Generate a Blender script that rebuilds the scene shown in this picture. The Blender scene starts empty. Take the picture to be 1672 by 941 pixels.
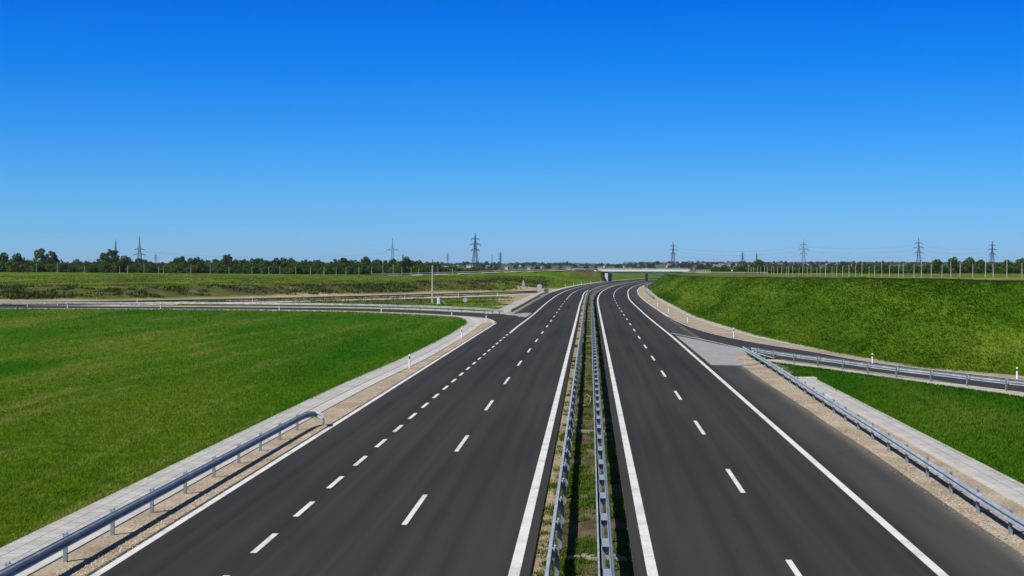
import bpy, bmesh, math, random
import numpy as np
from mathutils import Vector, Matrix
from mathutils.geometry import tessellate_polygon

random.seed(7)
rng = np.random.default_rng(11)
scene = bpy.context.scene
COL = scene.collection
R = math.radians

# ------------------------------------------------------------------ camera
W0, H0, FPX = 1672.0, 941.0, 2444.0
CAM_H = 8.05
YAW = math.atan(127.0 / FPX)            # camera looks slightly left of the road direction (+Y)
PITCH = math.atan(39.5 / FPX)
fwd = Vector((-math.sin(YAW) * math.cos(PITCH), math.cos(YAW) * math.cos(PITCH), -math.sin(PITCH)))
right = Vector((math.cos(YAW), math.sin(YAW), 0))
up = right.cross(fwd)
cd = bpy.data.cameras.new('camera'); cam = bpy.data.objects.new('camera', cd); COL.objects.link(cam)
cam.location = (0, 0, CAM_H)
cam.rotation_euler = fwd.to_track_quat('-Z', 'Y').to_euler()
cd.sensor_width = 36.0; cd.lens = 36.0 * FPX / W0; cd.clip_start = 0.5; cd.clip_end = 20000
scene.camera = cam


def ray(px, py):
    return fwd + right * ((px - W0 / 2) / FPX) + up * ((H0 / 2 - py) / FPX)


def gp(px, py, z=0.0):
    """surveyed point: where the sight line through a photo pixel meets level z"""
    d = ray(px, py); t = (z - CAM_H) / d.z
    return Vector((d.x * t, d.y * t, z))


def gd(px, dist):
    """plan position at a given distance along the column px"""
    d = ray(px, 431.0)
    return d.x * dist, d.y * dist


# ------------------------------------------------------------------ helpers
def link(o, parent=None):
    COL.objects.link(o)
    if parent is not None:
        o.parent = parent
    return o


def tag(o, label=None, cat=None, group=None, kind=None):
    if label: o['label'] = label
    if cat: o['category'] = cat
    if group: o['group'] = group
    if kind: o['kind'] = kind
    return o


def empty(name, loc, label, cat, group=None, rz=0.0):
    o = bpy.data.objects.new(name, None); o.empty_display_size = 0.3
    o.location = loc; o.rotation_euler = (0, 0, rz)
    link(o)
    return tag(o, label, cat, group)


def copy_tree(o, parent=None):
    c = o.copy(); COL.objects.link(c)
    if parent is not None: c.parent = parent
    for ch in list(o.children): copy_tree(ch, c)
    return c


def mesh_obj(name, verts, faces, mat, parent=None, uv=None, smooth=False, attr=None):
    me = bpy.data.meshes.new(name)
    me.from_pydata([tuple(v) for v in verts], [], [tuple(f) for f in faces])
    if uv is not None:
        l = me.uv_layers.new(name='UVMap')
        vi = np.empty(len(me.loops), dtype=np.int32); me.loops.foreach_get('vertex_index', vi)
        l.data.foreach_set('uv', np.asarray(uv, dtype=np.float32)[vi].ravel())
    if smooth:
        me.polygons.foreach_set('use_smooth', np.ones(len(me.polygons), dtype=bool))
    if mat: me.materials.append(mat)
    o = bpy.data.objects.new(name, me)
    return link(o, parent)


def np_mesh(name, v, f, mat, parent=None, smooth=False):
    """fast mesh from numpy arrays; f is (n,k)"""
    me = bpy.data.meshes.new(name)
    n, k = f.shape
    me.vertices.add(len(v)); me.vertices.foreach_set('co', v.astype(np.float32).ravel())
    me.loops.add(n * k); me.loops.foreach_set('vertex_index', f.astype(np.int32).ravel())
    me.polygons.add(n)
    me.polygons.foreach_set('loop_start', np.arange(0, n * k, k, dtype=np.int32))
    me.update(calc_edges=True)
    if smooth: me.polygons.foreach_set('use_smooth', np.ones(n, dtype=bool))
    if mat: me.materials.append(mat)
    o = bpy.data.objects.new(name, me)
    if name is not None: link(o, parent)
    return o


class MB:
    """collects boxes, bars and lathes into one mesh"""
    def __init__(s): s.v = []; s.f = []
    def add(s, v, f):
        b = len(s.v); s.v += [tuple(p) for p in v]; s.f += [tuple(i + b for i in q) for q in f]
    def box(s, c, d, rz=0.0, taper=1.0, bev=0.0):
        cx, cy, cz = c; dx, dy, dz = d[0] / 2, d[1] / 2, d[2] / 2
        cs, sn = math.cos(rz), math.sin(rz)
        def ring(hx, hy, z, b):
            if b > 0: pts = [(-hx + b, -hy), (hx - b, -hy), (hx, -hy + b), (hx, hy - b), (hx - b, hy), (-hx + b, hy), (-hx, hy - b), (-hx, -hy + b)]
            else: pts = [(-hx, -hy), (hx, -hy), (hx, hy), (-hx, hy)]
            return [(cx + x * cs - y * sn, cy + x * sn + y * cs, cz + z) for x, y in pts]
        lo = ring(dx, dy, -dz, bev); hi = ring(dx * taper, dy * taper, dz, bev)
        n = len(lo)
        s.add(lo + hi, [tuple(range(n))[::-1], tuple(range(n, 2 * n))] + [(i, (i + 1) % n, n + (i + 1) % n, n + i) for i in range(n)])
    def bar(s, a, b, w, w2=None, n=4):
        a = Vector(a); b = Vector(b); d = (b - a)
        if d.length < 1e-6: return
        d.normalize(); u = d.orthogonal().normalized(); v = d.cross(u)
        w2 = w if w2 is None else w2
        va = [a + (u * math.cos(2 * math.pi * i / n) + v * math.sin(2 * math.pi * i / n)) * w for i in range(n)]
        vb = [b + (u * math.cos(2 * math.pi * i / n) + v * math.sin(2 * math.pi * i / n)) * w2 for i in range(n)]
        s.add(va + vb, [tuple(range(n))[::-1], tuple(range(n, 2 * n))] + [(i, (i + 1) % n, n + (i + 1) % n, n + i) for i in range(n)])
    def lathe(s, prof, c=(0, 0, 0), n=12, sx=1.0, sy=1.0):
        v = []; f = []
        for r, z in prof:
            for i in range(n):
                a = 2 * math.pi * i / n
                v.append((c[0] + r * math.cos(a) * sx, c[1] + r * math.sin(a) * sy, c[2] + z))
        for k in range(len(prof) - 1):
            for i in range(n):
                j = (i + 1) % n
                f.append((k * n + i, k * n + j, (k + 1) * n + j, (k + 1) * n + i))
        f.append(tuple(range(n))[::-1]); f.append(tuple(range((len(prof) - 1) * n, len(prof) * n)))
        s.add(v, f)
    def sphere(s, c, r, n=10, m=6):
        s.lathe([(max(1e-3, r * math.sin(math.pi * k / m)), -r * math.cos(math.pi * k / m)) for k in range(m + 1)], c, n)
    def build(s, name, mat, parent=None, smooth=False):
        return mesh_obj(name, s.v, s.f, mat, parent, smooth=smooth)


# ------------------------------------------------------------------ noise
def hash2(ix, iy, seed):
    n = (ix.astype(np.int64) * 374761393 + iy.astype(np.int64) * 668265263 + seed * 974711) & 0x7fffffff
    n = ((n ^ (n >> 13)) * 1274126177) & 0x7fffffff
    return ((n ^ (n >> 16)) & 0xffff) / 65535.0


def vnoise(x, y, seed=0):
    ix = np.floor(x); iy = np.floor(y); fx = x - ix; fy = y - iy
    fx = fx * fx * (3 - 2 * fx); fy = fy * fy * (3 - 2 * fy)
    a = hash2(ix, iy, seed); b = hash2(ix + 1, iy, seed); c = hash2(ix, iy + 1, seed); d = hash2(ix + 1, iy + 1, seed)
    return (a * (1 - fx) + b * fx) * (1 - fy) + (c * (1 - fx) + d * fx) * fy


def fbm(x, y, seed=0, o=4):
    t = np.zeros_like(x, dtype=float); amp = 0.5; tot = 0
    for k in range(o):
        t += amp * vnoise(x, y, seed + k); tot += amp; amp *= 0.5; x = x * 2.03; y = y * 2.03
    return t / tot


def sstep(a, b, x):
    t = np.clip((x - a) / (b - a), 0, 1); return t * t * (3 - 2 * t)


# ------------------------------------------------------------------ alignment of the motorway
def S(y):
    y = np.minimum(np.asarray(y, dtype=float), 1000.0)
    return (np.maximum(y - 275.0, 0) * 0.0082) ** 2.5


def widen(y):
    return 1.2 * sstep(330, 450, np.asarray(y, dtype=float))


def left_edge(y):                        # asphalt edge of the left carriageway
    y = np.asarray(y, dtype=float)
    return -12.98 + 0.9 * sstep(205, 240, y)


# ------------------------------------------------------------------ terrain
RF = [gp(*p) for p in [(1672, 615), (1507, 601), (1371, 578), (1238, 549), (1137, 517.5), (1080, 487.4), (1055, 469.5)]]
rfy = [p.y for p in RF]; rfx = [p.x for p in RF]
d0 = Vector((rfx[0] - rfx[1], rfy[0] - rfy[1])).normalized()
rfy = [rfy[0] + d0.y * 90] + rfy; rfx = [rfx[0] + d0.x * 90] + rfx
for yy in (545, 600, 660, 720, 800, 900, 1000, 1400):
    rfy.append(yy); rfx.append(float(S(yy)) + 14.2)
rfy = np.array(rfy); rfx = np.array(rfx)

LF = [gp(*p) for p in [(-700, 496), (-300, 493.5), (0, 492), (210, 490), (400, 486), (600, 481), (818, 476), (880, 474), (905, 472)]]
lfx = np.array([p.x for p in LF]); lfy = np.array([p.y for p in LF])

CAP_Y = np.array([0, 800, 950, 1250, 1800, 2300, 3200, 4200, 7000])
CAP_L = np.array([4.4, 4.4, 2.6, 0.0, -2.2, -1.5, 4.5, 7.6, 8.0])
PR_Y = np.array([0, 125, 190, 240, 320, 480, 620, 780, 1250, 1800, 2300, 3200, 4200, 7000])
PR_H = np.array([6.9, 6.55, 6.2, 5.75, 5.1, 4.0, 3.9, 3.3, 0.5, -2.0, -1.5, 4.5, 7.6, 8.0])

BR_Y = 690.0
def px_x(px, y): return ray(px, 431.0).x / ray(px, 431.0).y * y
BXL = px_x(979.5, BR_Y); BXR = px_x(1122, BR_Y)
# crest line of the overpass approach on either side (x, y, height of crest)
APL = [(px_x(600, 640), 640, 2.9), (px_x(740, 660), 660, 3.75), (px_x(830, 672), 672, 4.55), (px_x(920, 684), 684, 5.1), (BXL, BR_Y, 5.2)]
APR = [(BXR, BR_Y, 5.2), (px_x(1150, 672), 672, 4.75), (px_x(1200, 640), 640, 4.25), (px_x(1235, 612), 612, 3.9)]


def ridge(x, y, pts, endL, endR):
    xs = np.array([p[0] for p in pts]); ys = np.array([p[1] for p in pts]); hs = np.array([p[2] for p in pts])
    yc = np.interp(x, xs, ys); h = np.interp(x, xs, hs)
    over = np.maximum(0, np.maximum(xs[0] - x, x - xs[-1]))
    return h - np.maximum(0, np.abs(y - yc) - 6.5) / 2.0 - over / (endL if endL else 1.5)


def outside(x, y):
    """signed plan distances beyond the foot of the right bank and of the left bank"""
    fx = np.interp(y, rfy, rfx)
    wr = (x - fx) * 0.95
    wa = y - np.interp(x, lfx, lfy)
    wb = (S(y) - 13.6 - widen(y) * 0.3) - x
    wl = np.minimum(wa, wb)
    return wr, wl, wa


def base_z(x, y):
    wr, wl, wa = outside(x, y)
    w = np.maximum(wr, 0)
    P = np.interp(y, PR_Y, PR_H)
    k = 1.75
    # rounded slope: up to the plateau
    t = np.clip(w / (np.maximum(P, 0.5) * k), 0, 1.4)
    prof = np.where(t < 1.0, t, 1.0)
    sm = prof - 0.06 * np.sin(prof * 2 * np.pi) * 0.9
    zr = P * sm * (w > 0)
    wL = np.maximum(wl, 0)
    hl = 2.6 * sstep(-2, 24, wL) * (wL > 0) - 2.6 * sstep(-2, 24, np.zeros_like(wL)) * (wL > 0) + 1.8 * np.clip((wL - 18) / 250, 0, 1)
    zl = np.minimum(hl, np.interp(y, CAP_Y, CAP_L))
    z = np.where(wr > 0, zr, np.where(wl > 0, zl, 0.0))
    rl = ridge(x, y, APL, 8.0, None); rr = ridge(x, y, APR, None, None)
    rl = np.where(x > APL[-1][0], APL[-1][2] - np.maximum(0, np.abs(y - BR_Y) - 6.5) / 2 - (x - APL[-1][0]) / 1.4, rl)
    rr = np.where(x < APR[0][0], APR[0][2] - np.maximum(0, np.abs(y - BR_Y) - 6.5) / 2 - (APR[0][0] - x) / 1.0, rr)
    rr = np.where(x > APR[-1][0], APR[-1][2] - np.maximum(0, np.abs(y - APR[-1][1]) - 6.5) / 2 - (x - APR[-1][0]) / 8.0, rr)
    inroad = (wr <= 0) & (wl <= 0)
    z = np.where(inroad, z, np.maximum(z, np.maximum(rl, rr)))
    return z, wr, wl


# lawn inside the loop on the left (limited by the paved strip and the ramp), in plan
GL = [gp(*p) for p in [(0, 899.6), (540, 636.5), (655, 586), (722.7, 552), (752, 534.5), (760, 528.5), (756, 523.5), (744, 519), (699, 515.6), (625, 512), (540, 509.3), (300, 506), (0, 504.2), (-400, 502.5)]]
GLX_ = np.array([p.x for p in GL[:4:-1]]); GLY_ = np.array([p.y for p in GL[:4:-1]])


def terrain(x, y):
    z, wr, wl = base_z(x, y)
    on = np.maximum(wr, wl)
    soft = sstep(0.0, 3.0, on)
    near = 1.0 - sstep(250, 420, y)
    # long wind-combed grass on the right bank
    bump = (fbm(x * 0.9 + y * 0.25, y * 0.55, 3, 4) - 0.5) * 0.26 + (fbm(x * 0.16, y * 0.1, 9, 3) - 0.5) * 0.18
    z = z + np.where(wr > 0, bump * soft * (0.25 + 0.75 * near), 0)
    # rough weedy bank on the left
    bl = (fbm(x * 0.13, y * 0.16, 21, 4) - 0.5) * 1.1 * sstep(0, 12, wl) * (1 - 0.7 * sstep(40, 120, wl)) + (fbm(x * 0.03, y * 0.05, 27, 3) - 0.5) * 0.7 * sstep(30, 80, wl)
    z = z + np.where((wl > 0) & (wr <= 0), bl * (1 - sstep(600, 640, y)), 0)
    flat = (wr <= 0) & (wl <= 0)
    lawn = flat & (x < -17.5) & (y < np.interp(x, GLX_, GLY_) - 2.5)
    z = z - np.where(flat, 0.05, 0.05 * (1 - soft))
    z = z + np.where(lawn, 0.06 * sstep(0, 3, -17.5 - x) * 1.0 + (fbm(x * 0.35, y * 0.35, 5, 3) - 0.5) * 0.1 * sstep(0, 4, -17.5 - x), 0)
    gr = flat & (x > 16.2) & (y < 125)
    z = z + np.where(gr, 0.05 * sstep(0, 1.5, x - 16.2), 0)
    return z


def zat(x, y):
    return float(terrain(np.array([x], dtype=float), np.array([y], dtype=float))[0])


# ------------------------------------------------------------------ materials
def new_mat(name):
    m = bpy.data.materials.new(name); m.use_nodes = True
    nt = m.node_tree; b = nt.nodes['Principled BSDF']
    b.inputs['Specular IOR Level'].default_value = 0.25
    return m, nt, b


def N(nt, t, **kw):
    n = nt.nodes.new(t)
    for k, v in kw.items():
        if k == 'ins':
            for kk, vv in v.items(): n.inputs[kk].default_value = vv
        else: setattr(n, k, v)
    return n


def L(nt, a, b): nt.links.new(a, b)


def ramp(nt, fac, stops):
    r = N(nt, 'ShaderNodeValToRGB'); L(nt, fac, r.inputs[0])
    e = r.color_ramp.elements
    while len(e) < len(stops): e.new(0.5)
    for i, (p, c) in enumerate(stops): e[i].position = p; e[i].color = (*c, 1)
    return r.outputs[0]


def mixc(nt, fac, a, b, mode='MIX'):
    m = N(nt, 'ShaderNodeMix', data_type='RGBA', blend_type=mode)
    for s, v in ((m.inputs[0], fac), (m.inputs[6], a), (m.inputs[7], b)):
        if isinstance(v, (int, float)): s.default_value = v
        elif isinstance(v, tuple): s.default_value = (*v, 1)
        else: L(nt, v, s)
    return m.outputs[2]


def noise(nt, scale, detail=4, rough=0.55, vec=None, dist=0.0):
    n = N(nt, 'ShaderNodeTexNoise', ins={'Scale': scale, 'Detail': detail, 'Roughness': rough, 'Distortion': dist})
    if vec is not None: L(nt, vec, n.inputs['Vector'])
    return n.outputs['Fac']


def mapping(nt, vec, sc=(1, 1, 1), rot=(0, 0, 0)):
    m = N(nt, 'ShaderNodeMapping'); m.inputs['Scale'].default_value = sc; m.inputs['Rotation'].default_value = rot
    L(nt, vec, m.inputs['Vector']); return m.outputs[0]


def objco(nt): return N(nt, 'ShaderNodeTexCoord').outputs['Object']


def bump(nt, b, h, strength=0.3, dist=0.05):
    n = N(nt, 'ShaderNodeBump', ins={'Strength': strength, 'Distance': dist}); L(nt, h, n.inputs['Height']); L(nt, n.outputs[0], b.inputs['Normal'])


def math_(nt, op, a, b=None):
    n = N(nt, 'ShaderNodeMath', operation=op)
    for s, v in ((n.inputs[0], a), (n.inputs[1], b)):
        if v is None: continue
        if isinstance(v, (int, float)): s.default_value = v
        else: L(nt, v, s)
    return n.outputs[0]


def asphalt(name, dark, light, streak=0.5, dusty=None, wear=None):
    m, nt, b = new_mat(name)
    uv = N(nt, 'ShaderNodeUVMap'); uv.uv_map = 'UVMap'
    long_ = noise(nt, 1.0, 5, 0.6, mapping(nt, uv.outputs[0], (1.6, 0.02, 1)))
    big = noise(nt, 0.09, 3, 0.5, mapping(nt, uv.outputs[0], (1, 0.35, 1)))
    grain = noise(nt, 38.0, 2, 0.6, uv.outputs[0])
    f = math_(nt, 'ADD', math_(nt, 'MULTIPLY', long_, 0.55), math_(nt, 'MULTIPLY', big, 0.45))
    c = ramp(nt, f, [(0.41, dark), (0.58, light)])
    g = ramp(nt, grain, [(0.3, (0.72, 0.72, 0.72)), (0.7, (1.26, 1.26, 1.26))])
    c = mixc(nt, 1.0, c, g, 'MULTIPLY')
    if wear:                              # paler polished wheel tracks and a dusty outer edge, by lateral position
        sep = N(nt, 'ShaderNodeSeparateXYZ'); L(nt, uv.outputs[0], sep.inputs[0])
        for (u0, u1, col, amt) in wear:
            mr = N(nt, 'ShaderNodeMapRange', ins={'From Min': u0, 'From Max': u1}); mr.interpolation_type = 'SMOOTHSTEP'; L(nt, sep.outputs[0], mr.inputs[0])
            nn = noise(nt, 0.5, 4, 0.6, mapping(nt, uv.outputs[0], (1.2, 0.12, 1)))
            k = math_(nt, 'MULTIPLY', mr.outputs[0], math_(nt, 'MULTIPLY', nn, amt))
            c = mixc(nt, k, c, col)
    # darker, slightly oily wheel tracks wander along each lane; a fine construction joint between lanes
    sp2 = N(nt, 'ShaderNodeSeparateXYZ'); L(nt, uv.outputs[0], sp2.inputs[0])
    wv = math_(nt, 'SINE', math_(nt, 'ADD', math_(nt, 'MULTIPLY', sp2.outputs[0], 3.4), math_(nt, 'MULTIPLY', noise(nt, 0.05, 2, 0.5, mapping(nt, uv.outputs[0], (0.2, 1, 1))), 2.0)))
    trk = ramp(nt, wv, [(0.0, (1.03, 1.035, 1.03)), (0.55, (0.99, 1.0, 1.01)), (1.0, (0.88, 0.90, 0.92))])
    c = mixc(nt, 1.0, c, trk, 'MULTIPLY')
    blot = ramp(nt, noise(nt, 0.6, 4, 0.7, mapping(nt, uv.outputs[0], (1, 0.25, 1))), [(0.62, (1, 1, 1)), (0.74, (0.8, 0.8, 0.8))])
    c = mixc(nt, 1.0, c, blot, 'MULTIPLY')
    # sparse pale specks of grit
    sp = ramp(nt, noise(nt, 7.0, 1, 0.4, uv.outputs[0]), [(0.77, (0, 0, 0)), (0.8, (1, 1, 1))])
    c = mixc(nt, math_(nt, 'MULTIPLY', sp, 0.35), c, (0.11, 0.10, 0.09))
    L(nt, c, b.inputs['Base Color']); b.inputs['Roughness'].default_value = 0.9; b.inputs['Specular IOR Level'].default_value = 0.05
    bump(nt, b, grain, 0.25, 0.01)
    return m


A_D, A_L = (0.0330, 0.0350, 0.0345), (0.0460, 0.0468, 0.0448)
M_road = asphalt('asphalt', A_D, A_L)
M_road_r = asphalt('asphalt_shouldered', A_D, A_L, wear=[(8.9, 10.3, (0.085, 0.083, 0.078), 0.9), (10.9, 12.1, (0.16, 0.145, 0.12), 1.3)])
M_road_l = asphalt('asphalt_edged', A_D, A_L, wear=[(12.72, 13.1, (0.16, 0.14, 0.11), 1.3)])
M_ramp = asphalt('asphalt_ramp', (0.040, 0.040, 0.040), (0.054, 0.053, 0.052))
M_far_road = asphalt('asphalt_far', (0.06, 0.06, 0.062), (0.08, 0.08, 0.08))


def paint_mat():
    m, nt, b = new_mat('road_paint'); v = objco(nt)
    n = noise(nt, 14, 4, 0.7, v)
    c = ramp(nt, n, [(0.28, (0.42, 0.42, 0.41)), (0.42, (0.70, 0.70, 0.68)), (0.7, (0.82, 0.82, 0.80))])
    n2 = noise(nt, 0.5, 5, 0.65, v)
    c = mixc(nt, 1.0, c, ramp(nt, n2, [(0.34, (0.74, 0.74, 0.73)), (0.55, (1, 1, 1))]), 'MULTIPLY')
    L(nt, c, b.inputs['Base Color'])
    b.inputs['Roughness'].default_value = 0.6
    return m


M_paint = paint_mat()


def sand_mat(name='sand', a=(0.29, 0.235, 0.165), c=(0.42, 0.35, 0.26), pale=(0.52, 0.455, 0.36)):
    m, nt, b = new_mat(name); v = objco(nt)
    big = noise(nt, 0.35, 5, 0.6, v); fine = noise(nt, 9, 4, 0.7, v); peb = noise(nt, 30, 2, 0.5, v)
    col = ramp(nt, big, [(0.32, a), (0.55, c), (0.72, pale)])
    col = mixc(nt, 1.0, col, ramp(nt, fine, [(0.34, (0.55, 0.54, 0.53)), (0.62, (1.22, 1.22, 1.22))]), 'MULTIPLY')
    spot = ramp(nt, peb, [(0.68, (0, 0, 0)), (0.74, (1, 1, 1))])
    col = mixc(nt, math_(nt, 'MULTIPLY', spot, 0.6), col, (0.12, 0.09, 0.06))
    L(nt, col, b.inputs['Base Color']); b.inputs['Roughness'].default_value = 0.95; b.inputs['Specular IOR Level'].default_value = 0.1
    bump(nt, b, fine, 0.6, 0.03)
    return m


M_sand = sand_mat()
M_gravel = sand_mat('pale_gravel', (0.40, 0.37, 0.32), (0.50, 0.47, 0.42), (0.58, 0.55, 0.5))


def concrete_mat(name, a, c, joints=None, rough=0.85):
    m, nt, b = new_mat(name)
    uv = N(nt, 'ShaderNodeUVMap'); uv.uv_map = 'UVMap'
    v = objco(nt)
    n = noise(nt, 0.6, 5, 0.65, v); f = noise(nt, 12, 3, 0.6, v)
    col = ramp(nt, n, [(0.3, a), (0.7, c)])
    col = mixc(nt, 1.0, col, ramp(nt, f, [(0.25, (0.86, 0.86, 0.85)), (0.7, (1.06, 1.06, 1.06))]), 'MULTIPLY')
    if joints:
        bw, bh, mort, off = joints
        br = N(nt, 'ShaderNodeTexBrick', ins={'Scale': 1.0, 'Mortar Size': mort, 'Mortar Smooth': 0.2, 'Bias': 0.0, 'Brick Width': bw, 'Row Height': bh})
        br.offset = off
        br.inputs['Color1'].default_value = (1, 1, 1, 1); br.inputs['Color2'].default_value = (0.84, 0.84, 0.83, 1); br.inputs['Mortar'].default_value = (0.42, 0.38, 0.33, 1)
        mp = N(nt, 'ShaderNodeMapping'); mp.inputs['Rotation'].default_value = (0, 0, R(90)); L(nt, uv.outputs[0], mp.inputs['Vector'])
        L(nt, mp.outputs[0], br.inputs["Vector"])
        col = mixc(nt, 1.0, col, br.outputs['Color'], 'MULTIPLY')
    st = ramp(nt, noise(nt, 1.7, 6, 0.7, v, 0.6), [(0.55, (0, 0, 0)), (0.75, (1, 1, 1))])
    col = mixc(nt, math_(nt, 'MULTIPLY', st, 0.38), col, (0.22, 0.19, 0.145))
    L(nt, col, b.inputs['Base Color']); b.inputs['Roughness'].default_value = rough
    bump(nt, b, f, 0.25, 0.01)
    return m


M_paver = concrete_mat('paver', (0.44, 0.435, 0.42), (0.58, 0.57, 0.55), joints=(0.62, 0.5, 0.018, 0.5))
M_slab = concrete_mat('kerb_slab', (0.50, 0.485, 0.46), (0.62, 0.605, 0.575), joints=(3.0, 5.0, 0.02, 0.0))
M_gore = concrete_mat('gore_concrete', (0.27, 0.275, 0.28), (0.36, 0.365, 0.37))
M_gutter = concrete_mat('gutter_concrete', (0.40, 0.38, 0.34), (0.53, 0.51, 0.47), joints=(2.0, 4.0, 0.03, 0.0))
M_bridge = concrete_mat('bridge_concrete', (0.52, 0.52, 0.51), (0.66, 0.66, 0.65))
M_pier = concrete_mat('pier_concrete', (0.42, 0.43, 0.44), (0.54, 0.55, 0.56))
M_pole = concrete_mat('pole_concrete', (0.36, 0.355, 0.34), (0.50, 0.49, 0.47))
M_post = concrete_mat('post_concrete', (0.34, 0.34, 0.32), (0.50, 0.5, 0.48))


def metal_mat(name, a, c, metallic=0.65, rough=0.45):
    m, nt, b = new_mat(name); v = objco(nt)
    n = noise(nt, 1.3, 6, 0.68, v)
    L(nt, ramp(nt, n, [(0.36, tuple(x * 0.8 for x in a)), (0.5, a), (0.66, c)]), b.inputs['Base Color'])
    b.inputs['Metallic'].default_value = metallic
    r = ramp(nt, noise(nt, 5, 4, 0.6, v), [(0.3, (rough - .08,) * 3), (0.7, (rough + .12,) * 3)]); L(nt, r, b.inputs['Roughness'])
    return m


M_galv = metal_mat('galvanised_steel', (0.33, 0.375, 0.405), (0.46, 0.51, 0.54), 0.2, 0.45)
M_galv_post = metal_mat('galvanised_post', (0.19, 0.22, 0.24), (0.29, 0.32, 0.34), 0.25, 0.5)
M_lattice = metal_mat('lattice_steel', (0.06, 0.065, 0.07), (0.11, 0.115, 0.12), 0.2, 0.6)
M_dark_steel = metal_mat('dark_brown_steel', (0.10, 0.085, 0.075), (0.16, 0.14, 0.12), 0.2, 0.7)


def plain(name, col, rough=0.6, var=0.12, scale=3.0):
    m, nt, b = new_mat(name); v = objco(nt)
    n = noise(nt, scale, 4, 0.6, v)
    lo = tuple(x * (1 - var) for x in col); hi = tuple(min(1, x * (1 + var)) for x in col)
    L(nt, ramp(nt, n, [(0.3, lo), (0.7, hi)]), b.inputs['Base Color']); b.inputs['Roughness'].default_value = rough
    return m


M_white = plain('white_plastic', (0.78, 0.78, 0.77), 0.5, 0.04)
M_black = plain('black_band', (0.02, 0.02, 0.022), 0.5)
M_signback = plain('sign_back_grey', (0.32, 0.33, 0.34), 0.5)
M_green_sign = plain('sign_green', (0.012, 0.10, 0.05), 0.4)
M_cabinet = plain('cabinet_bluegrey', (0.40, 0.50, 0.56), 0.5, 0.08)
M_cable = plain('cable', (0.06, 0.06, 0.065), 0.6)
M_brick = plain('brick_abutment', (0.28, 0.13, 0.07), 0.9, 0.2, 1.0)
M_hose = plain('pale_hose', (0.34, 0.30, 0.20), 0.6)
M_wall_white = plain('house_wall_white', (0.60, 0.57, 0.53), 0.8)
M_wall_tan = plain('house_wall_tan', (0.45, 0.38, 0.31), 0.8)
M_roof_red = plain('roof_red', (0.17, 0.105, 0.085), 0.8, 0.2)
M_roof_grey = plain('roof_grey', (0.16, 0.15, 0.15), 0.8, 0.2)
M_pane = plain('window_dark', (0.03, 0.035, 0.045), 0.2)


def lawn_colour(nt, v):
    """mown lawn: swathes parallel to the road, bleached cut rows, fine clumps"""
    sw = noise(nt, 1.0, 4, 0.6, mapping(nt, v, (0.055, 0.010, 0.1), (0, 0, R(-4))), 0.5)
    sw2 = noise(nt, 1.0, 5, 0.62, mapping(nt, v, (0.42, 0.022, 0.1), (0, 0, R(-3))), 0.5)
    sw3 = noise(nt, 1.0, 4, 0.6, mapping(nt, v, (0.02, 0.02, 0.1)), 0.0)
    l3 = noise(nt, 0.8, 5, 0.7, v)
    lc = ramp(nt, sw, [(0.36, (0.026, 0.110, 0.004)), (0.50, (0.054, 0.138, 0.005)), (0.63, (0.098, 0.156, 0.012))])
    lc = mixc(nt, 1.0, lc, ramp(nt, sw3, [(0.3, (0.82, 0.9, 0.8)), (0.7, (1.18, 1.1, 1.2))]), 'MULTIPLY')
    dryrow = math_(nt, 'MULTIPLY', ramp(nt, sw2, [(0.53, (0, 0, 0)), (0.62, (1, 1, 1))]), ramp(nt, sw, [(0.42, (0.15,) * 3), (0.58, (1.0,) * 3)]))
    sx_ = N(nt, 'ShaderNodeSeparateXYZ'); L(nt, v, sx_.inputs[0])
    side = N(nt, 'ShaderNodeMapRange', ins={'From Min': 0.0, 'From Max': 10.0}); L(nt, sx_.outputs[0], side.inputs[0])   # 1 on the younger, deeper green wedge right of the road
    inv = math_(nt, 'SUBTRACT', 1.0, math_(nt, 'MULTIPLY', side.outputs[0], 0.9))
    lc = mixc(nt, math_(nt, 'MULTIPLY', dryrow, math_(nt, 'MULTIPLY', inv, 0.62)), lc, (0.175, 0.188, 0.05))
    lc = mixc(nt, side.outputs[0], lc, mixc(nt, 1.0, lc, (0.70, 0.80, 0.75), 'MULTIPLY'))
    return mixc(nt, 1.0, lc, ramp(nt, l3, [(0.30, (0.62, 0.68, 0.6)), (0.68, (1.28, 1.22, 1.2))]), 'MULTIPLY')


def bank_colour(nt, v):
    """long uncut grass: deep green to straw, in wide drifts"""
    b1 = noise(nt, 1.0, 6, 0.62, mapping(nt, v, (0.06, 0.016, 0.20), (0, 0, R(12))), 0.8)
    b2 = noise(nt, 1.0, 4, 0.65, mapping(nt, v, (0.55, 0.22, 0.9), (0, 0, R(25))), 1.2)
    bc = ramp(nt, b1, [(0.37, (0.036, 0.092, 0.004)), (0.47, (0.060, 0.126, 0.006)), (0.55, (0.084, 0.148, 0.009)), (0.66, (0.118, 0.160, 0.020))])
    return mixc(nt, 1.0, bc, ramp(nt, b2, [(0.3, (0.80, 0.83, 0.78)), (0.66, (1.2, 1.18, 1.15))]), 'MULTIPLY')


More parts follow.
